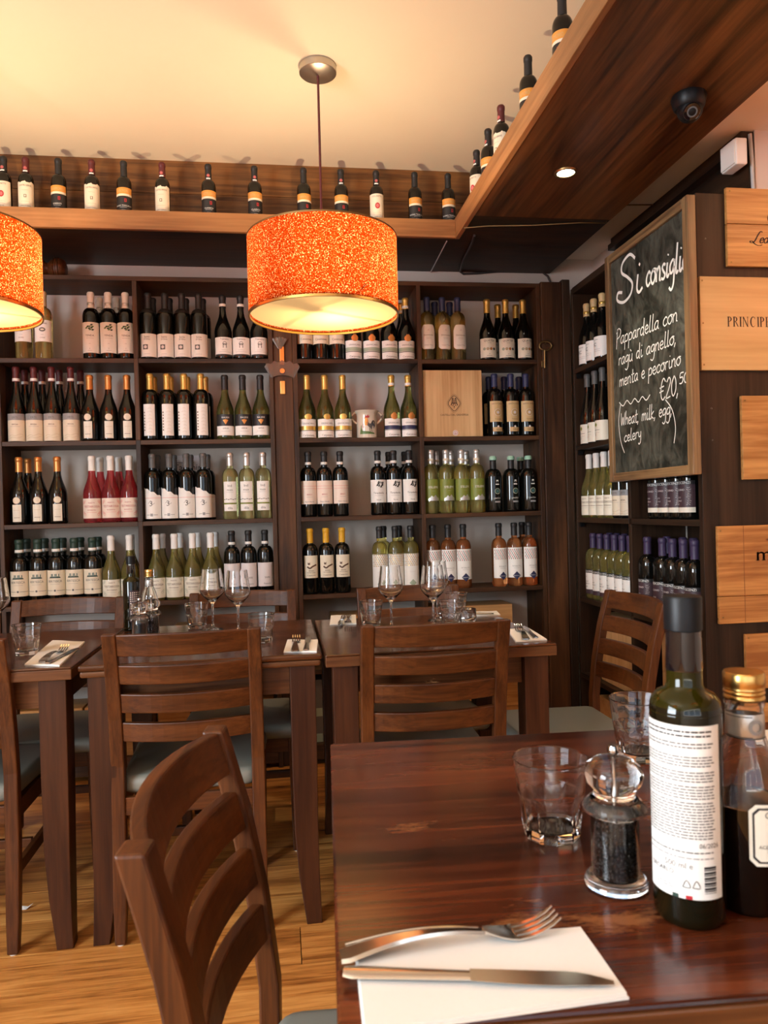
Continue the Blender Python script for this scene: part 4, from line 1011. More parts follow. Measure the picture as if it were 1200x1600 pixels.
# printed notice on the wall behind the bottles of the third shelf
a, b = P(258, 700, Y=YW-.004), P(328, 745, Y=YW-.004)
t = thing('notice', 'grey paper notice on the wall behind the numbered bottles', 'notice', ((a.x+b.x)/2, YW-.003, ZSH[2]+.10))
hw_ = (b.x-a.x)/2
B('sheet', (-hw_, 0, 0), (hw_, .002, .205), 'p_lilac', t)
mb = MB(); fn = lambda u, v: (u, -.0007, v)
words(mb, 'Talamina', .01, .135, .042, fn); words(mb, 'del Laccio', .01, .095, .042, fn); flat(mb, fn, [(-.05, .17), (.03, .17), (.03, .1725), (-.05, .1725)])
mb.build('lettering', 'p_black', t)

# crates on the two lowest shelves
def plain_crate(x0, x1, z, h, y0, dep, label, mat='pine_box_x', stickers=None, lab2=None):
    t = thing('wine_crate', label, 'crate', ((x0+x1)/2, y0, z+.0005)); w = x1-x0
    B('box_body', (-w/2, .009, 0), (w/2, dep, h), mat, t, .0015)
    B('front_board', (-w/2, 0, 0), (w/2, .0085, h*.5-.0006), mat, t, .0012); B('front_board', (-w/2, 0, h*.5+.0006), (w/2, .0085, h), mat, t, .0012)
    return t
xa = lambda px, py: P(px, py, Y=YS+.03).x
plain_crate(xa(268, 960), xa(352, 960), ZSH[4], .215, YS+.04, .17, 'pale pine crate on low shelf behind the wine glasses')
plain_crate(max(.096, xa(518, 950)), .62, ZSH[4], .235, YS+.035, .17, 'long pale pine crate on low shelf, left of divider')
plain_crate(.672, xa(801, 950), ZSH[4], .255, YS+.035, .17, 'long pale pine crate on low shelf, right of divider')
plain_crate(-1.165, -.88, ZSH[5], .22, YS+.03, .18, 'orange pine crate on bottom shelf, far left', 'crate_a')
plain_crate(-.87, -.63, ZSH[5], .22, YS+.03, .18, 'orange pine crate on bottom shelf, beside left divider', 'crate_a')
plain_crate(-.56, -.05, ZSH[5], .21, YS+.03, .18, 'orange pine crate on bottom shelf, second bay', 'crate_a')
plain_crate(.22, .62, ZSH[5], .25, YS+.03, .18, 'tall orange pine crate on bottom shelf, third bay', 'crate_a')
plain_crate(.68, 1.1, ZSH[5], .22, YS+.03, .18, 'orange pine crate on bottom shelf, rightmost bay', 'crate_a')
# navy patterned box on the low shelf at left
t = thing('gift_box', 'navy patterned gift box on the low shelf at left', 'box', (P(120, 965, Y=YS+.05).x, YS+.05, ZSH[4]+.0005))
B('box_body', (-.17, 0, 0), (.17, .16, .205), 'navy_box', t, .002)
mb = MB()
for i in range(14): mb.add([(-.16+.024*i, -.0006, .190), (-.148+.024*i, -.0006, .198), (-.136+.024*i, -.0006, .190), (-.148+.024*i, -.0006, .182)], [(0, 1, 2, 3)])
mb.build('diamond_border', 'p_beige', t)
# grey cardboard box with two pale stickers
q = P(500, 1163, Y=YS+.03)
t = thing('cardboard_box', 'dark grey cardboard box with two white square stickers', 'box', (.157, YS+.03, ZSH[5]+.0005))
B('box_body', (-.058, 0, 0), (.058, .17, .285), 'grey_card', t, .002)
for py in (1113, 1153):
    s = P(498, py, Y=YS+.03); B('sticker', (s.x-.157-.019, -.0012, s.z-ZSH[5]-.019), (s.x-.157+.019, -.0002, s.z-ZSH[5]+.019), 'p_sage', t)
# crates low on the right shelf, behind the end chair
for k, (y0, y1, h, lab) in enumerate(((2.84, 3.16, .30, 'pale pine crate with crown emblem behind the end chair'), (2.36, 2.62, .30, 'pale pine crate on right shelf behind the oil bottle'))):
    t = thing('wine_crate', lab, 'crate', (XU+.03, (y0+y1)/2, ZR[4]+.0005)); w = y1-y0
    B('box_body', (.009, -w/2, 0), (.17, w/2, h), 'pine_box_x', t, .0015)
    for i in range(2): B('front_board', (0, -w/2, h*i/2+.0006), (.0085, w/2, h*(i+1)/2-.0006), 'pine_box', t, .0012)
    if k == 0:
        mb = MB(); f3 = lambda u, v: (-.0007, -u, v)
        mb.add([f3(.018*math.cos(a), .17+.018*math.sin(a)) for a in [math.pi*i/10 for i in range(11)]], [tuple(range(11))])
        for u in (-.014, 0, .014): mb.add([f3(u+.006*math.cos(a), .19+.006*math.sin(a)) for a in [2*math.pi*i/10 for i in range(10)]], [tuple(range(10))])
        mb.build('emblem', 'ink', t)
for y0, y1, lab in ((2.86, 3.2, 'pale pine crate on lowest right shelf, far side'), (2.36, 2.7, 'pale pine crate on lowest right shelf, near side')):
    t = thing('wine_crate', lab, 'crate', (XU+.03, (y0+y1)/2, ZR[5]+.0005)); w = y1-y0
    B('box_body', (.009, -w/2, 0), (.17, w/2, .2), 'pine_box_x', t, .0015); B('front_board', (0, -w/2, 0), (.0085, w/2, .2), 'pine_box_x', t, .0012)

# turned wooden pole end lying on the shelf unit
q = P(80, 416, Y=YS+.09)
t = thing('turned_pole', 'turned dark wooden pole end above the left shelf', 'pole', (q.x, YS+.09, 2.2005))
def xl(prof, name):
    o = MB().lathe(prof, 24).build(name, 'chair_v', t, 45, loc=(0, 0, .052)); o.rotation_euler.y = R(90); return o
xl([(0, -.20), (.030, -.20), (.030, -.045), (0, -.045)], 'shaft')
xl([(0, -.045), (.036, -.044), (.040, -.036), (.036, -.028), (.028, -.022), (.026, -.010), (.034, -.002), (.044, .012), (.048, .030), (.046, .048), (.036, .060), (.018, .066), (0, .067)], 'finial')
for z in (.018, .028, .038): xl([(.0455, z-.003), (.0500, z), (.0455, z+.003)], 'ring')
B('cradle', (-.10, -.03, 0), (-.06, .03, .024), 'shelf_v', t)

# brass and cut-glass ornament on the middle post
yo = YS+.012
q0, q1, q2 = P(437, 538, Y=yo), P(441, 580, Y=yo), P(442, 606, Y=yo)
t = thing('wall_ornament', 'brass and cut-glass ornament fixed to the middle post', 'ornament', (q1.x, yo, q1.z))
def fan(name, cx, cz, r0, r1, a0, a1, th=.010, n=10):
    sec = []
    for i in range(n+1):
        a = R(a0+(a1-a0)*i/n); k = 1+.06*(i % 2)
        sec.append([(cx+r0*math.cos(a), -.014, cz+r0*math.sin(a)), (cx+r1*k*math.cos(a), -.014-.004*(i % 2), cz+r1*k*math.sin(a)), (cx+r1*k*math.cos(a), -.014+th*.4, cz+r1*k*math.sin(a)), (cx+r0*math.cos(a), -.014+th*.4, cz+r0*math.sin(a))])
    o = MB().loft(sec).build(name, 'cut_glass', t, 30); return o
fan('glass_fan', .0, -.12, .10, .158, 60, 120)
dz = q0.z-q1.z
fan('glass_thistle', q0.x-q1.x, dz-.035, .012, .062, 58, 122)
B('brass_plate', (-.011, -.008, -.105), (.011, -.0005, -.045), 'brass', t, .002)
B('brass_stem', (-.010, -.012, .028), (.010, -.0005, dz-.012), 'brass', t, .002)
MB().lathe([(0, -.008), (.010, -.006), (.011, 0), (0, 0)], 16).build('brass_boss', 'brass', t, 50, loc=(0, -.021, -.002)).rotation_euler.x = R(90)
# old key hanging on the right post
yo = YS-.012
q = P(851, 541, Y=yo)
t = thing('old_key', 'large old bronze key hanging on the right post', 'key', (q.x, yo, q.z))
MB().tube([(.030*math.cos(a), -.010, .021*math.sin(a)) for a in [2*math.pi*i/24 for i in range(24)]], .0045, 8, closed=True).build('bow', 'bronze', t, 60)
MB().tube([(-.004, -.010, -.021), (-.006, -.010, -.105)], .0055, 10).build('shank', 'bronze', t, 60)
MB().box((-.022, -.014, -.102), (-.009, -.006, -.070)).build('bit', 'bronze', t, None, .001)
MB().tube([(0, 0, .012), (0, -.016, .012)], .003, 8).build('hook', 'bronze', t, 60)

# ================================================================== PENDANT LAMPS
def pendant(loc, label, ZC=ZC, power=1.0):
    x, y = loc; zt, zb, r = 2.086, 1.822, .257
    t = thing('pendant_lamp', label, 'lamp', (x, y, zb))
    H0 = zt-zb
    MB().lathe([(r, 0), (r, H0)], 72).build('shade', 'shade', t, 60)
    MB().lathe([(r-.004, .004), (r-.004, -.003), (r+.0015, -.003), (r+.0015, .005), (r-.004, .005)], 72).build('bottom_rim', 'brass', t, 60)
    MB().lathe([(r-.003, H0-.004), (r-.003, H0+.002), (r+.0015, H0+.002), (r+.0015, H0-.004)], 72).build('top_rim', 'bronze', t, 60)
    MB().lathe([(0, .012), (r-.005, .012)], 72).build('diffuser', 'diffuser', t)
    for k in range(4):
        a = R(28+90*k); MB().tube([(.012*math.cos(a), .012*math.sin(a), .075), ((r-.004)*math.cos(a), (r-.004)*math.sin(a), .045)], .0035, 6).build('frame_arm', 'steel_dull', t, 60)
    MB().lathe([(0, .070), (.018, .072), (.020, .080), (.020, .118), (0, .120)], 16).build('bulb_holder', 'white_plastic', t, 50)
    MB().tube([(0, 0, .12), (0, 0, H0+.06)], .006, 10).build('stem', 'p_beige', t, 60)
    MB().tube([(0, 0, H0+.06), (0, 0, ZC-zb-.03)], .0042, 8).build('rod', 'p_burg', t, 60)
    MB().lathe([(0, ZC-zb-.032), (.012, ZC-zb-.031), (.062, ZC-zb-.026), (.064, ZC-zb-.024), (.064, ZC-zb-.0005), (0, ZC-zb-.0005)], 40).build('ceiling_rose', 'steel_dull', t, 40)
    for k in range(3):
        a = R(120*k+50); l = bpy.data.lights.new('bulb', 'POINT'); l.energy = LAMP_W*power; l.color = (1.0, .74, .44); l.shadow_soft_size = .022
        o = bpy.data.objects.new('bulb', l); COL.objects.link(o); o.location = (x+.07*math.cos(a), y+.07*math.sin(a), zb+.150)
        if True: break
    return t
LAMP_W = 11.5
pendant((.168, 2.56), 'orange speckled drum pendant lamp hanging over the middle tables')
ql = P(-68, 490, Y=2.56)
pendant((ql.x, 2.56), 'orange speckled drum pendant lamp cut by the left edge')
pendant((2.1, 1.3), 'orange speckled drum pendant lamp under the low ceiling, right', ZL, 2.6)
pendant((.55, -.35), 'orange speckled drum pendant lamp behind the camera, right')
pendant((-1.35, -.2), 'orange speckled drum pendant lamp behind the camera, left')

# ================================================================== TABLES
ZT = .755
def leg_mesh(s=.03, sx=1, sy=1, h=.725):
    """square tapered leg with a slight sabre foot; sx, sy point outwards"""
    secs = []
    for z, k, off in ((h, 1, 0), (h*.62, .98, 0), (h*.36, .92, .000), (h*.18, .80, .006), (h*.06, .66, .014), (0, .60, .018)):
        c = (sx*off*.9, sy*off*.9); a = s*k
        secs.append([(c[0]-a, c[1]-a, z), (c[0]+a, c[1]-a, z), (c[0]+a, c[1]+a, z), (c[0]-a, c[1]+a, z)])
    return MB().loft(secs).mesh('leg', 'table_leg')
LEG = {(sx, sy): leg_mesh(.0355, sx, sy) for sx in (-1, 1) for sy in (-1, 1)}
def table(label, loc, w, d, rz=0, top='table_far', edge='edge', moulded=False, th=.030):
    t = thing('dining_table', label, 'table', (loc[0], loc[1], 0), rz)
    if moulded:
        B('table_top', (-w/2, -d/2, ZT-.016), (w/2, d/2, ZT), top, t, .006)
        B('edge_moulding', (-w/2+.004, -d/2+.004, ZT-.034), (w/2-.004, d/2-.004, ZT-.0165), edge, t, .006)
    else:
        B('table_top', (-w/2+.0, -d/2, ZT-.006), (w/2, d/2, ZT), top, t, .003)
        B('edge_band', (-w/2, -d/2, ZT-.034), (w/2, d/2, ZT-.0062), edge, t, .002)
    ins = .055
    for sx in (-1, 1):
        for sy in (-1, 1): link('leg', LEG[(sx, sy)], t, .002, (sx*(w/2-ins), sy*(d/2-ins), 0))
    for sy in (-1, 1): B('apron', (-w/2+ins+.0365, sy*(d/2-ins)-.011, ZT-.115), (w/2-ins-.0365, sy*(d/2-ins)+.011, ZT-.0345), 'edge', t)
    for sx in (-1, 1): B('apron', (sx*(w/2-ins)-.011, -d/2+ins+.0365, ZT-.115), (sx*(w/2-ins)+.011, d/2-ins-.0365, ZT-.0345), 'edge', t)
    return t
T1 = table('brown dining table with moulded edge, middle of the row', (-.2185, 2.385), .648, .67, 0, moulded=True)
T2 = table('brown dining table with worn edge at right of the row', (.443, 2.355), .660, .665, 0)
T3 = table('brown dining table cut off by the left edge', (-.885, 2.385), .655, .67, 0)
th0 = R(-3.4); L0, D0 = 1.15, .695
ex, ey = Vector((math.cos(th0), math.sin(th0))), Vector((-math.sin(th0), math.cos(th0)))
k0 = P(516, 1162, Z=ZT); c0_ = Vector((k0.x, k0.y))+ex*(L0/2)-ey*(D0/2)
T0 = table('near mahogany dining table with scratched glossy top', c0_, L0, D0, th0, 'table', 'edge')

# ================================================================== CHAIRS  (sitter faces +Y)
def rect_sec(c, a, b): return [(c[0]-a, c[1]-b, c[2]), (c[0]+a, c[1]-b, c[2]), (c[0]+a, c[1]+b, c[2]), (c[0]-a, c[1]+b, c[2])]
def back_y(z):
    pts = [(0, -.212), (.15, -.200), (.30, -.192), (.47, -.190), (.60, -.205), (.72, -.228), (.85, -.264)]
    for (z0, y0), (z1, y1) in zip(pts, pts[1:]):
        if z <= z1: return y0+(y1-y0)*(z-z0)/(z1-z0)
    return pts[-1][1]
PX = .187
CH = {}
for s in (-1, 1):
    zs = [.0, .08, .2, .3, .4, .47, .54, .6, .66, .72, .78, .838]
    CH['rear', s] = MB().loft([rect_sec((s*PX, back_y(z), z+.004),   .0180 if z > .1 else .014+.004*z*10, .0145 if z > .1 else .0125) for z in zs]).mesh('rear_leg', 'chair_v')
    CH['front', s] = MB().loft([rect_sec((s*.180, .165, z+.004), a, a) for z, a in ((0, .0125), (.1, .0145), (.28, .0185), (.385, .0195))]).mesh('front_leg', 'chair_v')
def slat_mesh(zc, hgt, sag=.034, crown=0.0):
    n = 12; secs = []
    for i in range(n+1):
        t = -1+2*i/n; x = t*(PX-.012); dy = -sag*(1-t*t)
        sec = []
        for zz, yy in ((-hgt/2, -.009), (hgt/2+crown*(1-t*t), -.009), (hgt/2+crown*(1-t*t), .009), (-hgt/2, .009)):
            z = zc+zz; sec.append((x, back_y(z)+dy+yy+.002, z))
        secs.append(sec)
    return MB().loft(secs).mesh('slat', 'chair')
CH['slats'] = [slat_mesh(.810, .058, crown=.004), slat_mesh(.729, .053), slat_mesh(.649, .053), slat_mesh(.569, .053)]
def seat_mesh():
    bm = bmesh.new()
    me = MB().add([(-.186, -.182, 0), (.186, -.182, 0), (.205, .200, 0), (-.205, .200, 0), (-.186, -.182, .050), (.186, -.182, .050), (.205, .200, .050), (-.205, .200, .050)],
                  [(0, 3, 2, 1), (4, 5, 6, 7), (0, 1, 5, 4), (1, 2, 6, 5), (2, 3, 7, 6), (3, 0, 4, 7)]).mesh('seat_cushion', 'vinyl')
    bm.from_mesh(me); vert = [e for e in bm.edges if abs(e.verts[0].co.z-e.verts[1].co.z) > .01]
    bmesh.ops.bevel(bm, geom=vert, offset=.035, segments=4, affect='EDGES', profile=.5)
    hor = [e for e in bm.edges if abs(e.verts[0].co.z-e.verts[1].co.z) < 1e-5 and e.is_manifold and abs(e.calc_face_angle(0)) > .8]
    bmesh.ops.bevel(bm, geom=hor, offset=.021, segments=4, affect='EDGES', profile=.5)
    bm.to_mesh(me); bm.free(); me.polygons.foreach_set('use_smooth', [True]*len(me.polygons)); me.set_sharp_from_angle(angle=R(50)); return me
CH['seat'] = seat_mesh()
CH['rail_f'] = MB().box((-.160, .155, .340), (.160, .175, .388)).mesh('seat_rail', 'chair')
CH['rail_b'] = MB().box((-.170, -.200, .340), (.170, -.182, .388)).mesh('seat_rail', 'chair')
CH['rail_s'] = MB().box((-.009, -.170, .340), (.009, .145, .388)).mesh('seat_rail', 'chair')
CH['str'] = MB().loft([[(-.008, -.185, .19), (.008, -.185, .19), (.008, -.185, .222), (-.008, -.185, .222)], [(-.008, .150, .19), (.008, .150, .19), (.008, .150, .222), (-.008, .150, .222)]]).mesh('stretcher', 'chair')
CH['str_x'] = MB().box((-.172, -.008, .193), (.172, .008, .219)).mesh('stretcher', 'chair')
CH['glide'] = MB().lathe([(0, 0), (.0095, 0), (.011, .002), (.011, .004), (0, .004)], 12).mesh('foot_glide', 'white_plastic', 40)
def chair(label, loc, rz):
    t = thing('dining_chair', label, 'chair', (loc[0], loc[1], 0), rz, 'ladder-back dining chairs')
    for s in (-1, 1):
        link('rear_leg', CH['rear', s], t, .0035); link('front_leg', CH['front', s], t, .0025)
        link('foot_glide', CH['glide'], t, 0, (s*PX, -.212, 0)); link('foot_glide', CH['glide'], t, 0, (s*.180, .165, 0))
        link('seat_rail', CH['rail_s'], t, .002, (s*.186, 0, 0)); link('stretcher', CH['str'], t, .002, (s*.186, 0, 0))
    for m in CH['slats']: link('slat', m, t, .003)
    link('seat_rail', CH['rail_f'], t, .002); link('seat_rail', CH['rail_b'], t, .002)
    link('stretcher', CH['str_x'], t, .002)
    link('seat_cushion', CH['seat'], t, 0, (0, 0, .3885))
    return t
def chair_at(label, px, py, rz, dx=0, dy=0):
    """px, py: where the photograph shows the middle of the top slat (0.842 m high)"""
    q = P(px, py, Z=.842); c, s = math.cos(rz), math.sin(rz)
    chair(label, (q.x-s*.262+dx, q.y+c*.262+dy), rz)
chair_at('ladder-back chair seen from behind, left of the middle', 287, 983, 0, 0, -.03)
chair_at('ladder-back chair seen from behind in the middle, at worn-edged table', 678, 970, 0, 0, -.03)
chair('near ladder-back chair seen edge-on beside the near table', (.137, .872), R(-96.3))
chair_at('ladder-back chair cut off by the left edge', 5-113, 998, 0, .0, -.06)
chair_at('ladder-back chair facing us behind the leftmost table', 102, 938, R(180), 0, .06)
chair_at('ladder-back chair facing us behind the wine glasses, middle table', 380, 924, R(180))
chair_at('ladder-back chair facing us behind the right table', 642, 919, R(180), 0, .075)
chair('ladder-back chair at right end facing left with pale seat', (.900, 2.315), R(90))

# ================================================================== TABLEWARE
def tumbler_meshes(sc=1.0):
    ro, rb, h = .0445*sc, .0335*sc, .093*sc; nf = 10
    def rf(r, z, a):
        if z > h*.56 or r < rb*.5: return r
        k = min(1, (h*.56-z)/(h*.06))
        m = (a % (2*math.pi/nf))-math.pi/nf
        return r*(1-k*(1-.99*math.cos(math.pi/nf)/math.cos(m)))
    out = [(0, .0), (rb*.55, .0), (rb*.97, .0), (rb*1.01, .003*sc), (rb*1.04, h*.12), (rb*1.12, h*.35), (rb*1.165, h*.50), (rb*1.182, h*.553), (rb*1.195, h*.585), (ro*.988, h*.97), (ro, h*.99), (ro*.985, h)]
    inn = [(ro*.958, h*.985), (rb*1.125, h*.58), (rb*1.03, h*.35), (rb*.93, h*.15), (rb*.8, h*.118), (0, h*.112)]
    return MB().lathe(out+inn, 60, 0, (0, 0, 0), rf).mesh('glass_wall', 'glass', 22)
TUM, TUMS = tumbler_meshes(1.0), tumbler_meshes(.93)
def tumbler(px, py, label, mesh=TUMS, z=ZT):
    q = P(px, py, Z=z); return tag(link('water_tumbler', mesh, None, 0, (q.x, q.y, z+.0004), random.random()), label, 'glass', 'faceted water tumblers')
def wineglass_mesh():
    o = [(0, .0), (.034, .0), (.035, .0015), (.030, .003), (.010, .006), (.0045, .012), (.0036, .03), (.0036, .082), (.006, .090), (.018, .102), (.034, .118), (.0415, .130), (.0418, .136), (.040, .150), (.036, .180), (.0325, .206), (.0322, .2075)]
    i = [(.0314, .2075), (.0350, .180), (.0390, .150), (.0407, .136), (.0403, .131), (.033, .120), (.017, .1045), (0, .096)]
    return MB().lathe(o+i, 40).mesh('wine_glass', 'glass', 40)
WG = wineglass_mesh()
def wineglass(px, py, label):
    q = P(px, py, Z=ZT); return tag(link('wine_glass', WG, None, 0, (q.x, q.y, ZT+.0004)), label, 'wine glass', 'wine glasses on the far tables')

# near table tumblers
tumbler(862, 1304, 'large faceted water tumbler at front of near table', TUM)
tumbler(1000, 1184, 'faceted water tumbler behind the olive oil bottle', TUM)
tumbler(42, 1022, 'faceted tumbler on the leftmost table beside a napkin')
tumbler(409, 1003, 'faceted tumbler on middle table, right of the wine glasses')
tumbler(308, 981, 'faceted tumbler on middle table, left of the wine glasses')
tumbler(580, 978, 'faceted tumbler on right table, left of the wine glasses')
tumbler(706, 979, 'faceted tumbler on right table beside right wine glass')
tumbler(713, 963, 'faceted tumbler farthest back on the right table')
wineglass(333, 984, 'left wine glass on the middle table')
wineglass(373, 990, 'right wine glass on the middle table')
wineglass(612, 982, 'left wine glass on the right table')
wineglass(678, 982, 'right wine glass, front one, on the right table')
wineglass(684, 969, 'right wine glass, rear one, on the right table')
wineglass(-5, 1006, 'wine glass cut by the left edge')
q = P(727, 974, Z=ZT)
t = thing('glass_bowl', 'small straight-sided glass bowl on the right table', 'bowl', (q.x, q.y, ZT+.0004))
MB().lathe([(0, 0), (.036, 0), (.038, .003), (.038, .048), (.037, .050), (.035, .048), (.034, .008), (0, .007)], 36).build('bowl_wall', 'glass', t, 40)

# ---- cutlery
def fork_parts():
    L = .20; h = []
    for i in range(19):
        s = i/18*.130; w = .0090*(1-(s/.130))**1.5+.0036; w = w*math.sin(min(1, (s+.006)/.012)*math.pi/2); zc = .0025+.010*math.sin(math.pi*min(1, s/.15))
        h.append([(s, -w, zc-.0012), (s, w, zc-.0012), (s, w*.8, zc+.0016), (s, -w*.8, zc+.0016)])
    hd = []
    for i in range(9):
        t = i/8; s = .130+.030*t; w = .0045+(.0120-.0045)*math.sin(t*math.pi/2); zc = .0078*(1-t)**1.5+.0010*t
        dip = .0025*math.sin(t*math.pi/2)
        hd.append([(s, -w, zc), (s, 0, zc-dip*.5), (s, w, zc), (s, w, zc+.0014), (s, 0, zc+.0014-dip*.5), (s, -w, zc+.0014)])
    ti = []
    for k in range(4):
        yk = -.0102+.0068*k
        ti.append([[(s, yk-a, z), (s, yk+a, z), (s, yk+a, z+.0014), (s, yk-a, z+.0014)] for s, a, z in [(.159, .0022, .0010), (.170, .0019, .0016), (.182, .0017, .0046), (.193, .0014, .0096), (.200, .0007, .0145)]])
    f = MB().loft(h).mesh('handle', 'steel', 50); hm = MB().loft(hd).mesh('head', 'steel', 50)
    tm = [MB().loft(x).mesh('tine', 'steel', 50) for x in ti]
    bead = MB().tube([(.006+.12*i/20, (.0088*(1-(.006+.12*i/20)/.130)**1.5+.0026), .0048+.0095*math.sin(math.pi*min(1, (.006+.12*i/20)/.15))) for i in range(21)], .0009, 5).mesh('bead', 'steel', 60)
    return f, hm, tm, bead
def knife_parts():
    h = []
    for i in range(15):
        s = i/14*.105; w = (.0088-.0028*(s/.105))*math.sin(min(1, (s+.006)/.012)*math.pi/2); hh_ = .0028
        h.append([(s, w*math.cos(a), hh_+hh_*math.sin(a)) for a in [2*math.pi*j/12 for j in range(12)]])
    b = []
    for i in range(13):
        t = i/12; s = .105+.115*t; up = .0070; lo = -.0070-.003*math.sin(t*math.pi)
        if t > .7: up -= .0105*((t-.7)/.3)**1.5
        if t == 1: lo = -.0066
        b.append([(s, lo, .0030), (s, up, .0026), (s, up, .0044), (s, lo, .0034)])
    return MB().loft(h).mesh('handle', 'steel', 50), MB().loft(b).mesh('blade', 'steel', 50)
FK, KN = fork_parts(), knife_parts()
def cutlery(kind_, a, b, z, label, tilt=0.0):
    """a, b: photo points of the handle end and the tip"""
    p, q = P(*a, Z=z), P(*b, Z=z+.004); d = q-p; ang = math.atan2(d.y, d.x)
    t = thing(kind_, label, kind_, (p.x, p.y, z), ang, 'forks and knives on the tables')
    t.rotation_euler.y = tilt
    if kind_ == 'fork':
        link('handle', FK[0], t); link('head', FK[1], t)
        for m in FK[2]: link('tine', m, t)
        link('bead', FK[3], t)
    else:
        link('handle', KN[0], t); link('blade', KN[1], t)
    return t
# ---- napkins
def napkin(pts, label, z=ZT, th=.0035):
    c = [P(*p, Z=z) for p in pts]; o = sum(c, Vector())/4
    t = thing('paper_napkin', label, 'napkin', (o.x, o.y, z+.0005), 0, 'folded paper napkins')
    for k, (z0, z1, s) in enumerate(((0, th*.42, 1.0), (th*.5, th, .985))):
        n = 10; vs = []; fs = []
        def surf(u, v, zz):
            p = c[0]*(1-u)*(1-v)+c[1]*u*(1-v)+c[2]*u*v+c[3]*(1-u)*v-o
            return (p.x*s, p.y*s, zz+.0006*math.sin(u*7+v*3)*k+(.0022*k*(max(0, u-.6)*v)))
        g = [[surf(i/n, j/n, z1) for i in range(n+1)] for j in range(n+1)]; gl = [[(*surf(i/n, j/n, z0)[:2], z0) for i in range(n+1)] for j in range(n+1)]
        m = n+1; vs = [p for r in g for p in r]+[p for r in gl for p in r]
        for j in range(n):
            for i in range(n):
                a = j*m+i; fs += [(a, a+1, a+m+1, a+m), (m*m+a, m*m+a+m, m*m+a+m+1, m*m+a+1)]
        for i in range(n):
            for e0, e1 in ((i, i+1), (n*m+i+1, n*m+i), ((i+1)*m, i*m), (i*m+n, (i+1)*m+n)): fs.append((e0, e1, m*m+e1, m*m+e0))
        MB().add(vs, fs).build('paper_layer', 'paper', t, 40)
    return t
napkin([(553, 1478), (909, 1457), (983, 1563), (568, 1622)], 'folded white napkin under the near fork and knife', th=.005)
cutlery('fork', (532, 1499), (912, 1437), ZT+.0065, 'fork with four tines lying on the near napkin')
cutlery('knife', (537, 1524), (1000, 1530), ZT+.0065, 'knife lying on the near napkin below the fork')
napkin([(1183, 1146), (1235, 1140), (1290, 1162), (1205, 1172)], 'white napkin at the right edge, behind the vinegar bottle')
napkin([(82, 1002), (133, 1004), (93, 1042), (38, 1040)], 'folded white napkin on the leftmost table')
cutlery('fork', (66, 1036), (115, 1005), ZT+.0045, 'fork on the leftmost table napkin')
cutlery('knife', (74, 1038), (128, 1008), ZT+.0045, 'knife on the leftmost table napkin')
napkin([(449, 1001), (497, 1001), (495, 1020), (443, 1020)], 'folded white napkin at right corner of the middle table')
cutlery('fork', (461, 1019), (464, 990), ZT+.0045, 'fork on the middle table napkin')
cutlery('knife', (478, 1017), (482, 990), ZT+.0045, 'knife on the middle table napkin')
napkin([(517, 963), (556, 962), (557, 976), (515, 977)], 'folded white napkin at back left of the right table')
cutlery('knife', (537, 963), (530, 979), ZT+.0045, 'knife on the back left napkin of the right table')
cutlery('fork', (545, 963), (543, 980), ZT+.0045, 'fork on the back left napkin of the right table')
napkin([(792, 985), (826, 983), (855, 1001), (806, 1004)], 'folded white napkin at front right of the right table')
cutlery('fork', (822, 1000), (803, 972), ZT+.0045, 'fork on the front right napkin of the right table')
cutlery('knife', (838, 998), (815, 976), ZT+.0045, 'knife on the front right napkin of the right table')
napkin([(742, 957), (776, 956), (782, 962), (745, 963)], 'folded white napkin at back right of the right table')
cutlery('knife', (772, 960), (700, 958), ZT+.0045, 'knife on the back right napkin of the right table')

# ---- acrylic pepper and salt mills
def mill(loc, label, fill, sc=1.0):
    t = thing('pepper_mill' if fill == 'pepper' else 'salt_mill', label, 'mill', loc, random.random())
    t.scale = (sc, sc, sc)
    MB().lathe([(0, .0125), (.0250, .0125), (.0256, .014), (.0255, .094), (.0245, .0955), (.0236, .0955), (.0234, .014), (0, .013)], 44).build('body', 'acrylic', t, 40)
    MB().lathe([(0, 0), (.030, 0), (.0335, .0025), (.0338, .006), (.031, .010), (.027, .012), (0, .012)], 44).build('base_ring', 'acrylic_edge', t, 40)
    MB().lathe([(.0258, .078), (.0275, .080), (.0335, .0825), (.0342, .086), (.031, .091), (.0275, .0945), (.0258, .095)], 44).build('flange', 'acrylic_edge', t, 40)
    MB().lathe([(0, .097), (.020, .097), (.0225, .099), (.0215, .102), (.0225, .105), (.0295, .113), (.0315, .122), (.0285, .131), (.021, .137), (.012, .1385), (.007, .1395), (0, .1395)], 44, 0, (0, 0, 0), lambda r, z, a: r*(1-.022*max(0, math.cos(8*a))) if .108 < z < .134 else r).build('crown', 'acrylic', t, 40)
    MB().lathe([(0, .138), (.0035, .138), (.0035, .1405), (.0060, .1435), (.0066, .1475), (.0050, .1520), (0, .1535)], 20).build('knob', 'steel', t, 50)
    MB().tube([(0, 0, .016), (0, 0, .138)], .0022, 8).build('spindle', 'steel', t, 60)
    if fill == 'pepper':
        mb = MB(); rnd = random.Random(3)
        for z in [.0165+.0041*i for i in range(14)]:
            for ring, n in ((.0208, 28), (.0160, 20)):
                for k in range(n):
                    a = 2*math.pi*(k+rnd.random()*.5)/n; mb.ball((ring*math.cos(a), ring*math.sin(a), z+rnd.uniform(-.0008, .0012)), rnd.uniform(.0019, .0025), 6, 4)
        o = mb.build('peppercorns', 'pepper', t, 60); o['kind'] = 'stuff'
        MB().lathe([(0, .0145), (.0148, .0145), (.0148, .070), (0, .070)], 16).build('peppercorn_core', 'pepper', t, 40)
    else:
        o = MB().lathe([(0, .0145), (.0205, .0145), (.0205, .066), (.012, .069), (0, .068)], 24).build('salt_grains', 'salt', t, 40); o['kind'] = 'stuff'
    return t
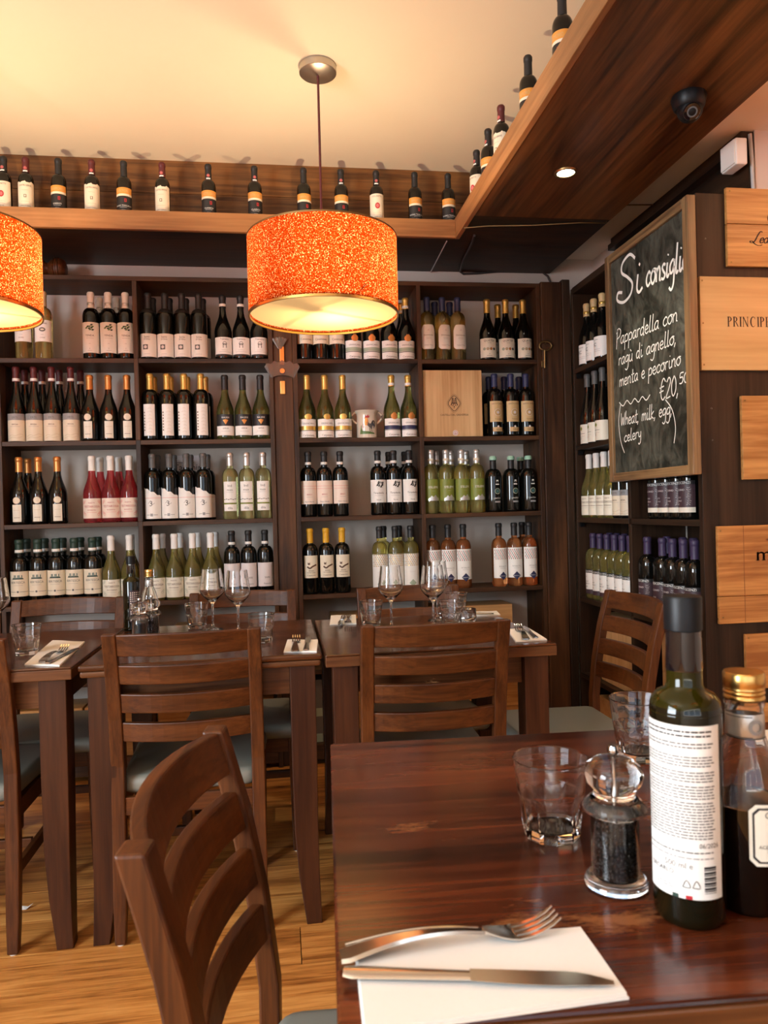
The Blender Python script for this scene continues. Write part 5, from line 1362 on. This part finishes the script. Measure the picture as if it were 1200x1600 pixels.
q = P(963, 1383, Z=ZT); mill((q.x, q.y, ZT+.0004), 'clear acrylic pepper mill full of peppercorns on near table', 'pepper', .95)
q = P(219, 1003, Z=ZT); mill((q.x, q.y, ZT+.0004), 'clear salt mill with white salt on the middle table', 'salt', .9)
q = P(238, 996, Z=ZT); mill((q.x, q.y, ZT+.0004), 'clear pepper mill beside the salt mill, middle table', 'pepper', .9)

# ---- olive oil and vinegar bottles
def body_label(name, Rb, a0, a1, z0, z1, mat, parent, e=.0006, n=20):
    vs = []
    for ee in (e, .0001):
        for i in range(n+1):
            a = a0+(a1-a0)*i/n
            vs += [((Rb+ee)*math.sin(a), -(Rb+ee)*math.cos(a), z0), ((Rb+ee)*math.sin(a), -(Rb+ee)*math.cos(a), z1)]
    m = 2*(n+1); fs = []
    for i in range(n):
        a, b, c, d = 2*i, 2*i+2, 2*i+3, 2*i+1; fs += [(a, b, c, d), (m+d, m+c, m+b, m+a), (a, m+a, m+b, b), (d, c, m+c, m+d)]
    return MB().add(vs, fs).build(name, mat, parent, 60)
def oil_bottle(loc, rz, label, near):
    t = thing('oil_bottle', label, 'bottle', loc, rz, None); Rb = .0352
    MB().lathe([(0, .003), (.025, .001), (.031, 0), (.0345, .004), (Rb, .010), (Rb, .198), (.0335, .206), (.028, .2125), (.0195, .2165), (.0175, .222), (.0175, .236), (0, .236)], 44).build('glass_body', 'g_oil_dark', t, 40)
    MB().lathe([(.0353, .1960), (.0337, .2060), (.0282, .2128), (.0197, .2168), (.0177, .2222), (.0177, .2358)], 44).build('shoulder_glass', 'g_oil', t, 50)
    MB().lathe([(.0180, .2345), (.0182, .236), (.0172, .272), (.0165, .2725), (0, .2725)], 36).build('neck_sleeve', 'lens', t, 40)
    MB().lathe([(.0165, .2727), (.0188, .273), (.0190, .303), (.0180, .305), (0, .3052)], 36).build('cap', 'black', t, 40)
    if near:
        lb = body_label('label', Rb, R(-92), R(42), .030, .189, M['p_white'], t)
        p = Print(Rb)
        rnd = random.Random(5)
        def block(v0, v1, u0, u1, h, c='dgrey'):
            v = v1
            while v > v0:
                x = u0
                while x < u1-.003:
                    w = rnd.uniform(.002, .007); p.rect(x, v, min(x+w, u1), v+h, c, .0010); x += w+.0009
                v -= h*2.45
        U0, U1 = -.054, .018
        block(.178, .183, U0, U1-.002, .0016, 'black'); block(.166, .172, U0, U1, .0013); block(.150, .160, U0, U1, .0011); block(.137, .146, U0, U1, .0011); block(.122, .133, U0, U1, .0011)
        block(.084, .118, U0, U1, .0011); p.text('06/2026', .0775, .0062, 'black', .011); block(.072, .0725, U0, U1, .0012); block(.067, .0672, U0, U1, .0012, 'grey')
        p.text('500 ml e', .0580, .0078, 'dgrey', -.019); p.text('DECARLO', .0510, .0062, 'black', -.037)
        for i in range(16): p.rect(.005, .036+.0016*i, .0175, .036+.0016*i+(.0005+.0006*(i*7 % 3)), 'black', .0010)
        for u in (-.0115, -.0025): p.strokes([(u-.0035, .041), (u, .0475), (u+.0035, .041), (u-.0035, .041)], .0009, 'dgrey')
        block(.036, .040, -.044, -.022, .0009, 'grey'); p.rect(-.025, .0302, -.019, .0335, 'dgreen', .0010); p.rect(-.0125, .0302, -.0065, .0335, 'red', .0010)
        p.mb.build('print', ['p_'+c for c in p.mats], lb)
    else:
        lb = body_label('label', Rb, R(-10), R(75), .04, .165, M['p_plum'], t)
        p = Print(Rb)
        for r_ in range(14):
            for c_ in range(6): u = -.002+.008*c_; v = .044+.0085*r_; p.rect(u, v, u+.0042, v+.0042, 'peach', .0010)
        p.mb.build('print', ['p_'+c for c in p.mats], lb)
    return t
q = P(1078, 1428, Z=ZT); o = oil_bottle((q.x, q.y, ZT+.0004), R(-15), 'tall dark olive oil bottle with white text label on near table', True); o.scale = (.93, .93, 1)
q = P(207, 985, Z=ZT); o = oil_bottle((q.x, q.y, ZT+.0004), R(5), 'small olive oil bottle with chequered label on middle table', False); o.scale = (.80, .80, .84)
def vinegar(loc, rz, label, near):
    t = thing('vinegar_bottle', label, 'bottle', loc, rz)
    Rb = .036
    MB().lathe([(0, .003), (.028, .001), (.033, 0), (Rb, .005), (Rb, .1005), (0, .1005)], 44).build('vinegar_fill', 'g_vin', t, 40)
    MB().lathe([(Rb, .1007), (Rb, .108), (.0345, .124), (.029, .140), (.021, .156), (.0175, .166), (.0172, .192), (.0185, .194), (.0185, .199), (.0165, .199), (.0155, .190), (.0158, .166), (.019, .156), (.027, .139), (.0325, .123), (.0338, .1012)], 44).build('clear_neck', 'glass', t, 40)
    MB().lathe([(.0176, .163), (.0180, .164), (.0178, .186), (.0174, .187)], 40).build('neck_label', 'p_silver', t, 50)
    p = Print(.0179); p.ring(.008, .175, .006, .0032, 'grey'); p.rect(-.022, .1845, .004, .1855, 'dgrey'); p.rect(-.022, .1648, .004, .1656, 'dgrey'); p.mb.build('neck_print', ['p_'+c for c in p.mats], t)
    MB().lathe([(.0180, .1995), (.0190, .2005), (.0190, .2025), (.0180, .204), (.0191, .2055), (.0191, .207), (.0181, .2085), (.0191, .2100), (.0186, .2125), (.0192, .2140), (.0192, .224), (.0180, .226), (0, .2262)], 40).build('screw_cap', 'brass', t, 40)
    if near:
        p = Print(Rb)
        def octo(a, b, c, d, k): return [(a+k, b), (c-k, b), (c, b+k), (c, d-k), (c-k, d), (a+k, d), (a, d-k), (a, b+k)]
        p.poly(octo(-.004, .050, .052, .108, .006), 'ivory', .0007); p.poly(octo(-.001, .053, .049, .105, .005), 'black', .0010); p.poly(octo(.0008, .0548, .0472, .1032, .0045), 'ivory', .0013)
        f = p.fn(.0017)
        for w, v, s_ in (('GOCCE', .0955, .0085), ('Balsamico', .0895, .0045), ('vinegar di', .086, .004), ('ACETO BALSAMICO', .067, .0045), ('DI MODENA', .0625, .0045), ('vinaigre', .058, .0035)):
            vs, fs = text_geo(w); p.mb.add([f(.024+a[0]*s_*1.0, v+a[1]*s_) for a in vs], fs, p.mi('dgrey'))
        ribbon(p.mb, [(.024+.008*math.cos(a), .0775+.0065*math.sin(a)) for a in [R(40)+R(280)*i/16 for i in range(17)]], .0036, f, p.mi('grey'))
        p.mb.build('front_label', ['p_'+c for c in p.mats], t)
    return t
q = P(1170, 1406, Z=ZT); vinegar((q.x, q.y, ZT+.0004), R(-25), 'dark vinegar bottle with gold screw cap on near table', True)
q = P(235, 984, Z=ZT); o = vinegar((q.x, q.y, ZT+.0004), 0, 'small vinegar bottle with gold cap on middle table', False); o.scale = (.78, .78, .92)

# scrap of white paper on the floor
q = P(40, 1420, Z=0)
mb = MB().add([(-.018, -.006, .001), (.004, -.009, .002), (.020, .004, .012), (.006, .006, .003), (-.012, .007, .006), (-.018, -.006, .0016), (.004, -.009, .0026), (.020, .004, .0126), (.006, .006, .0036), (-.012, .007, .0066)],
              [(0, 1, 3, 4), (1, 2, 3), (9, 8, 6, 5), (8, 7, 6), (0, 5, 6, 1), (1, 6, 7, 2), (2, 7, 8, 3), (3, 8, 9, 4), (4, 9, 5, 0)])
tag(mb.build('paper_scrap', 'paper', None, None, 0, (q.x, q.y, 0)), 'small crumpled scrap of white paper on the floor', 'paper')
